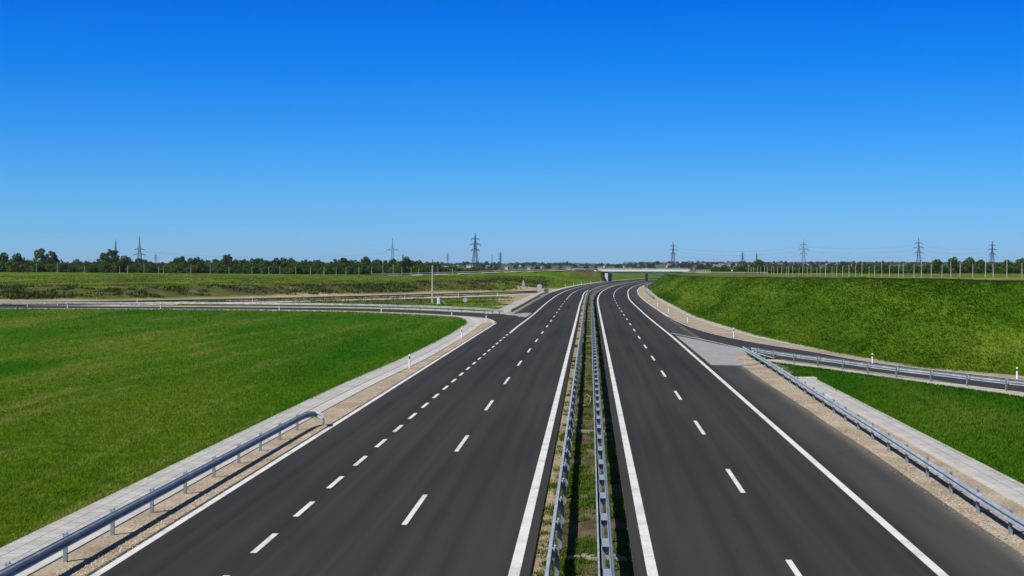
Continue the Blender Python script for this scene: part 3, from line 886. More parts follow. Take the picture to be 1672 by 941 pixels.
def guardrail(label, path, side, post_step=4.0, zc=0.60, step=1.0, back=False, first=0.0, far_stuff=True, name='guardrail', mats=None, zf=None, close=None, last=0.2):
    mats = mats or (M_galv, M_galv_post)
    path = resample(path, step=step)
    if zf: path = [Vector((p.x, p.y, zf(p.x, p.y))) for p in path]
    root = empty(name, (path[0].x, path[0].y, path[0].z), label, 'guardrail')
    org = Vector(root.location)
    P = [p - org for p in path]
    v, f = sweep(P, WPROF, side, zc)
    mesh_obj('rail', v, f, mats[0], root)
    # round lip along the top edge
    s = [0.0]
    for a, b in zip(P, P[1:]): s.append(s[-1] + (b - a).length)
    def at(d):
        d = min(max(d, 0), s[-1] - 1e-6); k = np.searchsorted(s, d, side='right') - 1
        u = (d - s[k]) / max(1e-9, s[k + 1] - s[k]); p = P[k].lerp(P[k + 1], u)
        a = P[max(0, k - 1)]; b = P[min(len(P) - 1, k + 2)]; t = (b - a); t.z = 0; t.normalize(); return p, t
    if back:                              # flat strip behind the rail, bridged by plates at every post
        prof = [(-0.30, .13), (-0.27, .155), (-0.20, .155), (-0.20, .14)]
        v, f = sweep(P, prof, side, zc)
        mesh_obj('back_strip', v, f, mats[0], root)
    posts = []
    d = first
    while d < s[-1] - last:
        posts.append(at(d)); d += post_step
    near = sorted(posts, key=lambda pt: (pt[0] + org).length)
    split = near[:96]; rest = near[96:]
    proto = None; pproto = None
    hp = 0.76
    for (p, t) in split:
        ang = math.atan2(t.y, t.x)
        if proto is None:
            m = MB()
            off = 0.14 * side if not back else 0.15 * side
            yb = off
            # C-section post, local x along the rail, local -y toward the bulge when side=+1
            m.box((0, yb, hp / 2 - 0.05), (0.012, 0.11, hp + 0.1)); m.box((0.03, yb + 0.052, hp / 2 - 0.05), (0.06, 0.008, hp + 0.1)); m.box((0.03, yb - 0.052, hp / 2 - 0.05), (0.06, 0.008, hp + 0.1))
            proto = m
            q = MB()
            if back: q.box((0, 0.12 * side, zc + 0.149), (1.15, 0.2, 0.012)); q.box((0, 0.05 * side, zc), (0.1, 0.09, 0.2))
            else: q.box((0, 0.05 * side, zc + 0.02), (0.16, 0.1, 0.26), bev=0.01); q.sphere((0.02, 0.1 * side, zc + 0.19), 0.035, 8, 5)
            # local +y must point left of travel: bulge for side=+1 lies at -y
            pobj = m.build('post', mats[1], root)
            qobj = q.build('spacer', mats[0], pobj)
        else:
            c = pobj.copy(); COL.objects.link(c); c.parent = root; c2 = qobj.copy(); COL.objects.link(c2); c2.parent = c
        o = pobj if (p, t) == split[0] else c
        o.location = p; o.rotation_euler = (0, 0, ang)
    if rest:
        m = MB()
        for (p, t) in rest: m.box((p.x, p.y, p.z + 0.36), (0.08, 0.11, 0.76), rz=math.atan2(t.y, t.x))
        o = m.build('post', mats[1], root); o['kind'] = 'stuff'
    if close:                             # end shoe
        for e in close:
            p = P[e]; m = MB(); q_ = P[e - 1] if e < 0 else P[e + 1]; m.box((p.x, p.y, p.z + zc), (0.05, 0.09, 0.33), rz=math.atan2(p.y - q_.y, p.x - q_.x), bev=0.015); m.build('end_shoe', mats[1], root)
    return root


def along(u, y0, y1, step=2.0):
    out = []
    for yy in np.arange(y0, y1 + 0.01, step):
        uu = float(u(yy)) if callable(u) else u
        out.append(Vector((uu + float(S(yy)), yy, 0)))
    return out


# in "sweep" side=+1 bulges right of travel (travel = +Y away from the camera)
guardrail('galvanised guardrail of the median facing the left carriageway', along(lambda y: -0.98 - 0.9 * widen(y), 30, 800), -1, first=0.4)
guardrail('galvanised guardrail of the median with slotted top facing the right carriageway', along(0.52, 30, 800), 1, back=True, first=1.2)

# left guardrail with its curled end
lp = along(-14.0, 22, 71.5) + [Vector((-13.98, 72.6, 0)), Vector((-13.85, 73.4, 0)), Vector((-13.62, 73.9, -0.05)), Vector((-13.35, 73.9, -0.12)), Vector((-13.15, 73.5, -0.20)), Vector((-13.05, 72.8, -0.28))]
guardrail('blue grey guardrail left of the road with a curled end toward the asphalt', lp, 1, step=0.5, first=1.6, close=(-1,), last=2.2)
# right guardrail up to the gore
rp = [gp(*p) for p in [(1633.6, 868), (1507, 779), (1374.7, 688), (1310, 643.5), (1260, 609), (1228, 589), (1213.5, 580)]]
rp = [Vector((12.3, 24, 0)), Vector((12.33, 36, 0))] + rp
guardrail('guardrail beside the sandy shoulder right of the road, ending at the grey gore', cat_rom(rp, 0.5)[::1], -1, step=0.5, first=1.0, close=(-1,))
# ramp guardrail
pp = [gp(*p) for p in [(2250, 728), (1900, 670), (1640.9, 638.5), (1584.3, 631.4), (1531.7, 624.8), (1483, 619), (1438, 613), (1399.5, 607.4), (1363.7, 602), (1330.5, 597.6), (1296.7, 593), (1268, 588.6), (1246, 585), (1233, 581.8), (1225, 580.6), (1220.5, 581.6)]]
guardrail('guardrail of the right ramp with a rounded nose, in front of the grassy bank', cat_rom(pp, 0.5), 1, step=0.5, first=1.3)
# far right verge rail
fp = [gp(*p) for p in [(1066, 489), (1058, 481), (1052.5, 474), (1052, 469.5), (1056, 466)]]
guardrail('short distant guardrail on the sandy verge where the right carriageway bends', cat_rom(fp, 1), -1, step=2.0, first=1)
# left ramp rail
lr = [gp(*p) for p in [(-300, 500.6), (0, 500.0), (300, 500.5), (540, 502.6), (625, 504.3), (700, 506.6), (740, 508.3), (780, 510.3), (806, 512.6), (822, 514.5)]]
guardrail('pale guardrail along the far side of the left ramp', cat_rom(lr, 1), 1, step=2.0, first=1)
# shoulder rail at left beyond the gore
sr = [gp(*p) for p in [(835, 512.8), (845, 507.5), (860, 498.5), (874, 490), (884, 484), (893, 480.5)]]
guardrail('guardrail left of the far carriageway, beyond the left gore', cat_rom(sr, 1), -1, step=1.0, first=1)
# service road rail in darker brown steel than the others
sv = offset_line(sl, 4.2)
guardrail('long dark rail along the service road below the weedy bank', [p for p in sv if -140 < p.x < -14], 1, step=4.0, post_step=8.0, mats=(M_dark_steel, M_dark_steel))
# overpass rails
def ridge_pts(pts, off):
    P = [Vector((x, y, h)) for x, y, h in pts]; P = cat_rom(P, 3); return offset_line(P, off)
apl = ridge_pts(APL, 0); apr = ridge_pts(APR, 0)
ribbon('road', offset_line(apl, 4.0), offset_line(apl, -4.0), 0.06, M_far_road, zfun=zat)
ribbon('road', offset_line(apr, 4.0), offset_line(apr, -4.0), 0.06, M_far_road, zfun=zat)
ribbon('verge', offset_line(apl, 6.4), offset_line(apl, 3.9), 0.05, M_gravel, zfun=zat)
guardrail('white guardrail along the overpass approach left of the bridge', offset_line(apl, 4.9), 1, step=3.0, post_step=4.0, zf=lambda x, y: zat(x, y))
guardrail('white guardrail curving down from the bridge onto the right plateau', offset_line(apr, 4.9), 1, step=3.0, post_step=4.0, zf=lambda x, y: zat(x, y))
guardrail('rear guardrail of the overpass approach on the right plateau', offset_line(apr, -4.9), -1, step=3.0, post_step=4.0, zf=lambda x, y: zat(x, y))

# ------------------------------------------------------------------ overpass bridge
def bridge():
    root = empty('overpass_bridge', (BXL, BR_Y, 0), 'white concrete overpass bridge crossing the motorway at the bend', 'bridge')
    o0 = Vector(root.location)
    Lx = BXR - BXL
    def B(name, mat, boxes):
        m = MB()
        for b in boxes: m.box(*b[:2], **(b[2] if len(b) > 2 else {}))
        return m.build(name, mat, root)
    z0, z1 = 3.75, 5.25
    B('deck', M_bridge, [((Lx / 2, 0, 4.95), (Lx, 13.0, 0.5)), ((Lx / 2, 0, 4.25), (Lx, 9.0, 0.9))] )
    B('girder', M_bridge, [((Lx / 2, s * 4.3, 4.2), (Lx - 0.2, 0.8, 1.0)) for s in (-1, 1)])
    B('fascia', M_bridge, [((Lx / 2, -6.6, 5.0), (Lx + 2, 0.22, 0.9))])
    B('fascia', M_bridge, [((Lx / 2, 6.6, 5.0), (Lx + 2, 0.22, 0.9))])
    for s in (-1, 1):
        m = MB()
        for k in range(int(Lx / 2.0) + 2): m.box((k * 2.0, s * 6.5, 5.75), (0.12, 0.12, 0.7))
        for h in (5.7, 6.05): m.box((Lx / 2, s * 6.5, h), (Lx + 2, 0.09, 0.1))
        m.build('railing', M_galv, root)
    # wall pier left of the left carriageway, following the bend
    m = MB(); c = px_x(990.5, 684) - o0.x
    m.box((c + 0.9, 1.5, 1.85), (1.5, 17.0, 3.8), rz=-0.115, bev=0.2); m.build('wall_pier', M_pier, root)
    m = MB(); m.box((px_x(1053.5, 712) - o0.x, 8 - 3.0, 1.85), (1.1, 3.5, 3.8), bev=0.3); m.build('pier', M_bridge, root)
    m = MB(); m.box((px_x(1087, 686) - o0.x, -3.0, 1.9), (1.4, 3.0, 3.9), bev=0.3); m.build('pier', M_bridge, root)
    m = MB(); m.box((0.6, 0, 2.6), (1.2, 11.0, 4.6)); m.build('abutment', M_pier, root)
    m = MB(); m.box((Lx - 0.6, 0, 2.6), (1.2, 11.0, 4.6)); m.build('abutment', M_pier, root)
    m = MB(); m.box((-0.6, -7.2, 3.4), (2.6, 1.0, 3.0), taper=0.95); m.build('wing_wall', M_brick, root)
    m = MB(); m.box((-2.2, -7.6, 3.9), (0.9, 0.6, 2.6), rz=0.1); m.build('stair_flank', M_bridge, root)
    return root


bridge()
# temporary lattice fence at the right end of the bridge
fx0, fx1 = px_x(1137, 660), px_x(1160, 645)
m = MB(); f_root = empty('site_fence', (fx0, 660, zat(fx0, 660)), 'short pale mesh fence beside the right end of the bridge', 'fence')
for k in range(7):
    x = (fx1 - fx0) * k / 6; m.box((x, -15 * k / 6 * 1.0, 0.9 + zat(fx0 + x, 660 - 15 * k / 6) - f_root.location.z), (0.12, 0.12, 2.0))
m.build('post', M_post, f_root)
m = MB()
for h in np.arange(0.3, 1.9, 0.32):
    m.bar((0, 0, h), (fx1 - fx0, -15, h + zat(fx1, 645) - f_root.location.z), 0.05)
m.build('mesh_panel', M_post, f_root)

# ------------------------------------------------------------------ delineator posts
def delineator_proto():
    root = empty('delineator_post', (0, 0, 0), 'white delineator post', 'delineator')
    m = MB()
    m.lathe([(0.075, -0.1), (0.075, 0.72), (0.072, 0.74)], n=10, sx=0.8, sy=1.0); m.lathe([(0.072, 0.93), (0.074, 0.95), (0.07, 1.05), (0.05, 1.10)], n=10, sx=0.8, sy=1.0)
    m.build('body', M_white, root, smooth=False)
    b = MB(); b.lathe([(0.073, 0.74), (0.078, 0.76), (0.078, 0.91), (0.072, 0.93)], n=10, sx=0.8, sy=1.0); b.build('band', M_black, root)
    return root


DP = delineator_proto(); first = True
near_d = [
    (668.6, 602, 'nearest white delineator post left of the road, beyond the curled guardrail end'),
    (753.6, 553, 'white delineator post on the sandy verge at the corner of the lawn'),
    (794, 524, 'white delineator post on the pale tip between the left ramp and the road'),
    (737.6, 518, 'white delineator post on the near edge of the left ramp, by the lawn corner'),
    (622.5, 511, 'white delineator post between the lawn and the left ramp, second from the lawn corner'),
    (456, 506.8, 'white delineator post at the far lawn edge, third along the left ramp'),
    (262, 505, 'white delineator post at the far lawn edge, fourth along the left ramp'),
    (110, 503.6, 'white delineator post at the far lawn edge, near the left border of the photo'),
    (1198, 552, 'white delineator post between right ramp and bank, above the grey gore'),
    (1424.6, 593.7, 'white delineator post on the sand behind the ramp guardrail, under the grassy bank'),
    (1660.7, 619, 'white delineator post at the right border, behind the ramp guardrail'),
    (1122.7, 526.5, 'white delineator post at the foot of the bank where the right ramp begins'),
    (1091.3, 510.5, 'white delineator post on the sandy verge of the bend, lower of two'),
    (1073.7, 500.5, 'white delineator post on the sandy verge of the bend, upper of two')]
far_d = [(224, 497), (158, 496), (94, 499), (45, 501.5), (412, 495), (661, 489), (749, 486), (812, 484.5), (923, 468.6), (936.7, 466.5), (949.3, 464.5), (964.8, 462.6), (981, 461.2)]
for i, (px, py, lab) in enumerate(near_d + [(a, b, None) for a, b in far_d]):
    o = DP if first else copy_tree(DP); first = False
    p = gp(px, py); o.location = (p.x, p.y, 0.0); o.rotation_euler = (random.uniform(-.02, .02), random.uniform(-.02, .02), random.uniform(-.2, .2)); o.scale = (1, 1, 0.75 if px in (1424.6, 1660.7) else 1.0)
    o['label'] = lab if lab else ('small distant white delineator post along the service road or left verge')
    o['group'] = 'white delineator posts'
    if not lab: o['label'] = 'small distant white delineator post along the left verge near the bridge' if px > 900 else 'small distant white delineator post along the service road below the weedy bank'

# ------------------------------------------------------------------ signs, pole, cabinet
def ground_at(px, py): p = gp(px, py); return p.x, p.y


x, y = ground_at(706, 495)
ur = empty('utility_pole', (x, y, 0), 'tall slim concrete utility pole beside the left ramp', 'pole')
m = MB(); m.lathe([(0.18, -0.2), (0.16, 2), (0.10, 7.6), (0.09, 7.7)], n=10); m.build('shaft', M_pole, ur)
m = MB(); m.bar((0, 0, 7.5), (0, 0, 9.0), 0.06, n=6); m.bar((0, 0, 7.3), (2.6, 0.4, 7.5), 0.05, 0.035, n=6); m.build('bracket', M_lattice, ur)
m = MB(); m.box((2.9, 0.45, 7.48), (0.8, 0.3, 0.16), bev=0.05); m.build('lamp_head', M_signback, ur)
m = MB(); m.box((0.0, 0, 8.1), (0.9, 0.12, 0.12)); m.build('crossarm', M_lattice, ur)

x, y = ground_at(717, 496)
cr = empty('cabinet', (x, y, 0), 'pale blue round drum standing beside the concrete utility pole', 'drum')
m = MB(); m.lathe([(0.42, -0.05), (0.43, 0.1), (0.41, 0.14), (0.41, 1.15), (0.44, 1.2), (0.44, 1.3), (0.05, 1.36)], n=20); m.build('body', M_cabinet, cr)
m = MB(); m.bar((0.5, 0.1, 0.9), (1.1, 0.15, 0.02), 0.05, n=6); m.build('stay', M_cabinet, cr)


def sign(name, px, py, h, label, board, mat, n=2, tilt=0.0, two=False):
    x, y = ground_at(px, py); z = zat(x, y)
    r = empty(name, (x, y, z), label, 'road sign')
    m = MB()
    for s in ((-0.45, 0.45) if two else (0,)): m.bar((s, 0.06, -0.2), (s, 0.06, h), 0.04, n=8)
    m.build('sign_post', M_galv_post, r)
    v = [(a, 0, b) for a, b in board] + [(a, 0.04, b) for a, b in board]; n = len(board)
    f = [tuple(range(n)), tuple(range(n, 2 * n))[::-1]] + [(i, n + i, n + (i + 1) % n, (i + 1) % n) for i in range(n)]
    mesh_obj('sign_board', v, f, mat, r)
    return r


sign('road_sign', 854.5, 479, 3.4, 'narrow triangular grey sign back on a post at the bare sandy patch', [(-0.5, 2.1), (0.5, 2.1), (0.05, 3.75), (-0.05, 3.75)], M_signback)
o = sign('road_sign', 855.0, 480.5, 2.1, 'small square board below the triangular sign', [(-0.45, 1.4), (0.45, 1.4), (0.45, 2.0), (-0.45, 2.0)], M_signback)
bpy.data.objects.remove(o.children[0], do_unlink=True) if False else None
sign('road_sign', 881, 478, 2.4, 'weathered grey rounded sign board standing on the bare sandy patch', [(-0.55, 0.5), (0.6, 0.6), (0.62, 2.0), (0.3, 2.4), (-0.4, 2.4), (-0.65, 2.0)], M_signback, two=True)
sign('road_sign', 892, 480, 1.9, 'small dark green direction sign at the tip between service road and carriageway', [(-0.6, 0.6), (0.6, 0.6), (0.6, 1.35), (-0.6, 1.35)], M_green_sign, two=True)
ang = np.linspace(0, 2 * math.pi, 17)[:-1]
sign('road_sign', 759.5, 500.5, 1.6, 'small round grey sign back standing low in the brown soil by the left ramp', [(0.42 * math.cos(t), 1.25 + 0.42 * math.sin(t)) for t in ang], M_signback)

# ------------------------------------------------------------------ pylons
def pylon_proto(name, H, base, arms, label):
    """lattice tower: four legs, bracing, cross-arms as parts"""
    root = empty(name, (0, 0, 0), label, 'pylon')
    m = MB()
    def hw(z):
        return max(0.18 if H > 30 else 0.1, base * 0.42 * (1 - z / H) ** 1.7 + (0.75 if H > 30 else 0.5) * (1 - z / H) ** 0.8)
    levels = [0]; z = 0
    while z < H * 0.93:
        z += max(1.6, hw(z) * 1.7); levels.append(min(z, H * 0.95))
    lw, bw = (0.19, 0.10) if H > 30 else (0.11, 0.06)
    for a, b in zip(levels, levels[1:]):
        ca = [(sx * hw(a), sy * hw(a), a) for sx, sy in ((-1, -1), (1, -1), (1, 1), (-1, 1))]; cb_ = [(sx * hw(b), sy * hw(b), b) for sx, sy in ((-1, -1), (1, -1), (1, 1), (-1, 1))]
        for i in range(4):
            j = (i + 1) % 4
            m.bar(ca[i], cb_[i], lw); m.bar(ca[i], cb_[j], bw); m.bar(ca[j], cb_[i], bw); m.bar(cb_[i], cb_[j], bw)
    m.bar((0, 0, H * 0.93), (0, 0, H), 0.26, 0.14)
    m.build('tower', M_lattice, root)
    for (z, half) in arms:
        m = MB(); w = hw(z)
        for s in (-1, 1):
            for t in (-1, 1):
                m.bar((s * w, t * w, z), (s * half, 0, z + 0.1), 0.26); m.bar((s * w, t * w, z + 1.3), (s * half, 0, z + 0.1), 0.2)
            for k in (0.35, 0.7):
                q = w + (half - w) * k; m.bar((s * q, 0, z), (s * q, 0, z + 1.3 * (1 - k)), 0.07)
        am = m.build('crossarm', M_lattice, root)
        for s in (-1, 1):
            q = MB(); q.lathe([(0.05, 0), (0.11, -0.2), (0.11, -1.4), (0.05, -1.7)], (s * half, 0, z), 6); q.build('insulator', M_lattice, am)
    return root


PY = {
    'three': pylon_proto('pylon', 36, 6.4, [(20.0, 4.0), (25.0, 5.2), (29.6, 3.8)], ''),
    'two': pylon_proto('pylon', 36, 7.0, [(22.5, 5.0), (17.5, 5.6)], ''),
    'single': pylon_proto('pylon', 36, 6.6, [(23.5, 6.2)], ''),
    'slim': pylon_proto('pylon', 26, 3.0, [(16, 2.0), (19, 2.2), (22, 1.8)], '')}
used = set()
PYL = [  # px, top py, kind, rotation, label
    (189, 391, 'two', 1.05, 'lattice pylon seen at an angle, left of a pair rising above the left tree line'),
    (228, 384.5, 'two', 0.1, 'tall lattice pylon with two wide arms, right of the pair above the left tree line'),
    (641, 388.5, 'single', 0.15, 'lattice pylon with one wide crossarm behind the end of the left tree line'),
    (776, 378.5, 'three', 0.5, 'tallest lattice pylon with three crossarms, left of the overpass'),
    (1099, 393.5, 'three', 0.25, 'lattice pylon with three crossarms directly above the right end of the bridge'),
    (1312, 390.5, 'three', -0.1, 'lattice pylon with crossarms behind the left part of the row of pale posts'),
    (1500, 387, 'three', 0.0, 'lattice pylon with three wide crossarms, middle of the right plateau'),
    (1620, 391.5, 'three', 0.2, 'lattice pylon with three crossarms nearest the right border'),
    (254.5, 413, 'slim', 0.4, 'slim faint lattice mast just right of the left pair of pylons'),
    (119.5, 423, 'slim', 1.2, 'tiny faint mast in the sky gap of the left tree line'),
    (658, 413, 'slim', 1.0, 'small faint pylon just right of the single-arm pylon'),
    (731, 412, 'slim', 0.2, 'small distant pylon above the far fields, left of the tallest pylon'),
    (803.5, 415, 'slim', 1.3, 'small thin distant mast, left of a close pair right of the tallest pylon'),
    (817, 409.5, 'slim', 0.5, 'small distant lattice mast, right of a close pair right of the tallest pylon'),
    (1212.5, 409.5, 'slim', 0.3, 'small distant pylon above the town, left of two between the larger pylons'),
    (1235.5, 412, 'slim', 0.8, 'small distant pylon above the town, right of two between the larger pylons')]
pyl_pos = []
for (px, ty, kind, rz, lab) in PYL:
    Hh = 26 if kind == 'slim' else 36
    dist = 1500.0
    for it in range(6):
        X, Y = gd(px, dist); zb = zat(X, Y) - 0.3
        dist = (Hh + zb - CAM_H) * FPX / (431.0 - ty)
    X, Y = gd(px, dist); zb = zat(X, Y) - 0.3
    o = PY[kind] if kind not in used else copy_tree(PY[kind]); used.add(kind)
    o.location = (X, Y, zb); o.rotation_euler = (0, 0, rz); o['label'] = lab; o['category'] = 'pylon'; o['group'] = 'electricity pylons on the horizon'
    pyl_pos.append((X, Y, zb, rz, kind))


def cable_set(i, j, arms, lab):
    a = pyl_pos[i]; b = pyl_pos[j]
    root = empty('power_line', (a[0], a[1], a[2]), lab, 'power line'); org = Vector(root.location)
    for (z, half) in arms:
        for s in (-1, 1):
            m = MB()
            A = Vector((a[0] + s * half * math.cos(a[3]), a[1] + s * half * math.sin(a[3]), a[2] + z - 1.7)) - org; B = Vector((b[0] + s * half * math.cos(b[3]), b[1] + s * half * math.sin(b[3]), b[2] + z - 1.7)) - org
            d = (B - A).length; sag = d * 0.022
            pts = [A.lerp(B, t / 16) - Vector((0, 0, 4 * sag * (t / 16) * (1 - t / 16))) for t in range(17)]
            v = []; f = []
            for q in pts: v += [(q.x, q.y, q.z + 0.04), (q.x, q.y - 0.035, q.z - 0.02), (q.x, q.y + 0.035, q.z - 0.02)]
            for k in range(16):
                for e in range(3): f.append((3 * k + e, 3 * k + (e + 1) % 3, 3 * k + 3 + (e + 1) % 3, 3 * k + 3 + e))
            mesh_obj('cable', v, f, M_cable, root)


A3 = [(20.0, 4.0), (25.0, 5.2), (29.6, 3.8)]
cable_set(6, 7, A3, 'faint power cables strung between the two pylons nearest the right border')
cable_set(5, 6, A3, 'faint power cables strung across the right sky above the pale posts')
cable_set(4, 5, A3, 'faint power cables strung above the town between bridge pylon and plateau pylon')
cable_set(1, 2, [(22.5, 5.0)], 'faint power cables strung above the left tree line')

# ------------------------------------------------------------------ pale concrete posts on the plateaus
def fpost_proto(h, name='fence_post'):
    m = MB(); m.box((0, 0, h / 2 - 0.15), (0.13, 0.13, h + 0.3), taper=0.8, bev=0.02); m.box((0, 0, h + 0.02), (0.11, 0.11, 0.08), taper=0.4)
    return m


FP = fpost_proto(3.5).build('concrete_post', M_post); FP2 = fpost_proto(4.6).build('concrete_post', M_post)
LABR = 'slim pale concrete post in the long receding row on the right plateau'
x0, y0 = px_x(1668, 298), 298.0; x1, y1 = px_x(1222, 640), 640.0
cnt = 0
for k in range(44):
    t = k / 43.0; X = x0 + (x1 - x0) * t; Y = y0 + (y1 - y0) * t
    tall = k in (1, 3, 9, 14, 17)
    src = FP2 if tall else FP
    o = src.copy(); COL.objects.link(o)
    o.location = (X + random.uniform(-.3, .3), Y + random.uniform(-1.6, 1.6), zat(X, Y)); o.rotation_euler = (random.uniform(-.02, .02), random.uniform(-.025, .025), random.uniform(-.2, .2)); o.scale = (random.uniform(.85, 1.1), 1, random.uniform(.80, 1.02))
    tag(o, 'taller pale post with lighter tip standing out in the row on the right plateau' if tall else LABR, 'post', 'pale posts on the right plateau')
for px in (60, 94, 138, 195.5, 208, 235, 259, 267, 311.5, 343, 374, 411.5, 439, 457, 483, 507, 529, 549, 565, 586, 607, 625, 642, 656, 671, 683.5, 715, 739):
    Y = 648 + random.uniform(-6, 6); X = px_x(px, Y)
    o = (FP2 if px in (60, 94, 235, 343, 642, 625) else FP).copy(); COL.objects.link(o); o.location = (X, Y, zat(X, Y) - random.uniform(0, .4)); o.rotation_euler = (0, random.uniform(-.03, .03), 0)
    tag(o, 'slim pale concrete post in front of the left tree line', 'post', 'pale posts before the left tree line')
bpy.data.objects.remove(FP); bpy.data.objects.remove(FP2)

# ------------------------------------------------------------------ trees
def leaf_cloud(lobes, n, size, seed):
    """leaf clumps as small bent quads spread through lobes; returns arrays"""
    g = np.random.default_rng(seed)
    vs = []; fs = []
    vol = np.array([l[3] * l[4] * l[5] for l in lobes]); cnt = np.maximum(6, (n * vol / vol.sum()).astype(int))
    for (cx, cy, cz, rx, ry, rz), c in zip(lobes, cnt):
        d = g.normal(size=(c, 3)); d /= np.linalg.norm(d, axis=1)[:, None]
        r = g.uniform(0.25, 1.0, c) ** 0.45
        p = d * r[:, None] * np.array([rx, ry, rz]) + np.array([cx, cy, cz])
        vs.append(p)
    p = np.concatenate(vs); k = len(p)
    a = g.normal(size=(k, 3)); a /= np.linalg.norm(a, axis=1)[:, None]
    b = np.cross(a, g.normal(size=(k, 3))); b /= np.linalg.norm(b, axis=1)[:, None]
    s = size * g.uniform(0.6, 1.4, k)[:, None]
    q = np.stack([p - a * s * .5, p + b * s * .35, p + a * s * .6, p - b * s * .35], 1).reshape(-1, 3)
    f = np.arange(4 * k).reshape(-1, 4)
    return q, f


def tree_mesh(h, w, seed, n=900, size=0.55, kind='round'):
    g = random.Random(seed)
    lobes = []; tr = MB()
    th = h * (0.10 if kind == 'bush' else 0.20)
    tr.bar((0, 0, -0.3), (g.uniform(-.1, .1), 0, th), 0.035 * h, 0.024 * h, 7)
    nl = 9 if kind != 'bush' else 7
    if kind == 'open': nl = 12
    for i in range(nl):
        t = i / (nl - 1); a = i * 2.4 + g.uniform(-.4, .4)
        zz = th + (h - th) * (0.08 + 0.82 * t)
        spread = w / 2 * (math.sin(math.pi * (0.22 + 0.72 * t)) ** 0.8) * g.uniform(0.45, 0.8)
        cx, cy = spread * math.cos(a), spread * math.sin(a)
        rr = w * g.uniform(0.17, 0.27) * (0.72 if kind == 'open' else 1.0)
        lobes.append((cx, cy, zz, rr, rr, rr * g.uniform(0.6, 0.9)))
        tr.bar((0, 0, th * g.uniform(0.7, 1.0)), (cx, cy, zz), 0.014 * h, 0.005 * h, 5)
    if kind != 'open': lobes.append((0, 0, th + (h - th) * 0.42, w * .30, w * .30, (h - th) * .36))
    if kind == 'bush': lobes += [(w * .2 * s, 0, h * .22, w * .24, w * .2, h * .22) for s in (-1, 1)]
    tr.bar((0, 0, th * 0.9), (0, 0, h * 0.85), 0.02 * h, 0.006 * h, 5)
    q, f = leaf_cloud(lobes, n, size, seed)
    return tr, q, f


TP = []
def tree_proto(h, w, seed, kind, mat, n, size, name):
    tr, q, f = tree_mesh(h, w, seed, n, size, kind)
    root = empty(name, (0, 0, 0), '', 'tree')
    np_mesh('crown', q, f, mat, root); tr.build('trunk', M_bark, root)
    return root


PR = {k: [tree_proto(h, w, 50 + i + 10 * j, kind, M_leaf, n, sz, nm) for i in range(c)] for j, (k, h, w, kind, n, sz, nm, c) in enumerate([
    ('round', 6.0, 6.0, 'round', 1500, 0.60, 'broadleaf_tree', 4), ('open', 8.9, 7.4, 'open', 1400, 0.62, 'tall_tree', 3), ('bush', 3.6, 5.6, 'bush', 1100, 0.55, 'bush', 4), ('narrow', 6.5, 3.4, 'round', 900, 0.55, 'slender_tree', 2)])}
for kk, ll in PR.items():
    for o in ll: o.location = (0, -300, 0)


GLT = 'trees of the left tree line'


def place(kind, px, dist, sc, lab, group, cat='tree', scz=None, zoff=0.0):
    src = random.choice(PR[kind]); o = copy_tree(src)
    X, Y = gd(px, dist)
    o.location = (X, Y, zat(X, Y) - 0.15 + zoff); o.rotation_euler = (0, 0, random.uniform(0, 6.28)); o.scale = (sc * (1.12 if group == GLT else 1.0), sc * (1.12 if group == GLT else 1.0), (scz or sc) * (1.2 if group == GLT else 1.0))
    return tag(o, lab, cat, group)


GLT = 'trees of the left tree line'
# standout trees (px, kind, scale, label)
for (px, kind, sc, lab) in [
    (66, 'open', 0.98, 'tall open-crowned tree, left one of the first tall clump at left'),
    (84, 'open', 0.92, 'tall tree with ragged crown, right one of the first tall clump at left'),
    (169, 'open', 0.86, 'narrow ragged tall tree just left of the pair of pylons'),
    (182, 'open', 1.02, 'tall dark tree partly hiding the angled pylon at left'),
    (204, 'round', 1.02, 'rounded tree between the pair of pylons'),
    (372, 'open', 0.84, 'tall tree with several round tops in the middle of the left tree line'),
    (597, 'open', 0.78, 'taller tree with flat ragged top near the right end of the left tree line'),
    (662, 'round', 1.08, 'large rounded dark tree at the right end of the left tree line'),
    (30, 'round', 1.12, 'broad rounded dark tree near the left border'),
    (4, 'round', 1.12, 'dark tree cut by the left border'),
    (296, 'open', 0.7, 'ragged tree left of the middle of the left tree line'),
    (320, 'round', 0.98, 'rounded tree right of a ragged tree, left of the middle of the left tree line'),
    (560, 'narrow', 1.0, 'slender pointed tree in the right half of the left tree line')]:
    place(kind, px, 690 + random.uniform(-6, 6), sc, lab, GLT)
px = -40.0
while px < 712:
    d = random.uniform(695, 760)
    kind = random.choice(['round', 'round', 'bush', 'bush', 'narrow']) if px < 150 or 230 < px < 330 else random.choice(['round', 'round', 'round', 'narrow', 'bush', 'open'])
    sc = {'round': random.uniform(0.72, 1.0), 'bush': random.uniform(0.95, 1.35), 'narrow': random.uniform(0.7, 0.95), 'open': random.uniform(0.5, 0.66)}[kind]
    if 95 < px < 160 or 240 < px < 285: sc *= 0.8
    place(kind, px, d, sc, {'round': 'ordinary rounded dark green tree in the left tree line', 'bush': 'low dense bush among the trees of the left tree line', 'narrow': 'ordinary slender tree in the left tree line', 'open': 'ordinary small open-crowned tree in the left tree line'}[kind], GLT, 'bush' if kind == 'bush' else 'tree')
    px += random.uniform(5.2, 8.6)
px = -60.0
while px < 700:
    place('bush', px, random.uniform(672, 690), random.uniform(0.75, 1.15), 'low dense bush at the foot of the left tree line', GLT, 'bush', scz=random.uniform(0.7, 1.1))
    px += random.uniform(7.0, 10.0)
px = 706.0
while px < 800:
    place('bush', px, random.uniform(700, 780), random.uniform(0.7, 1.2), 'low bush behind the rising overpass approach, left of the bridge', 'bushes behind the overpass approach', 'bush')
    px += random.uniform(6, 12)
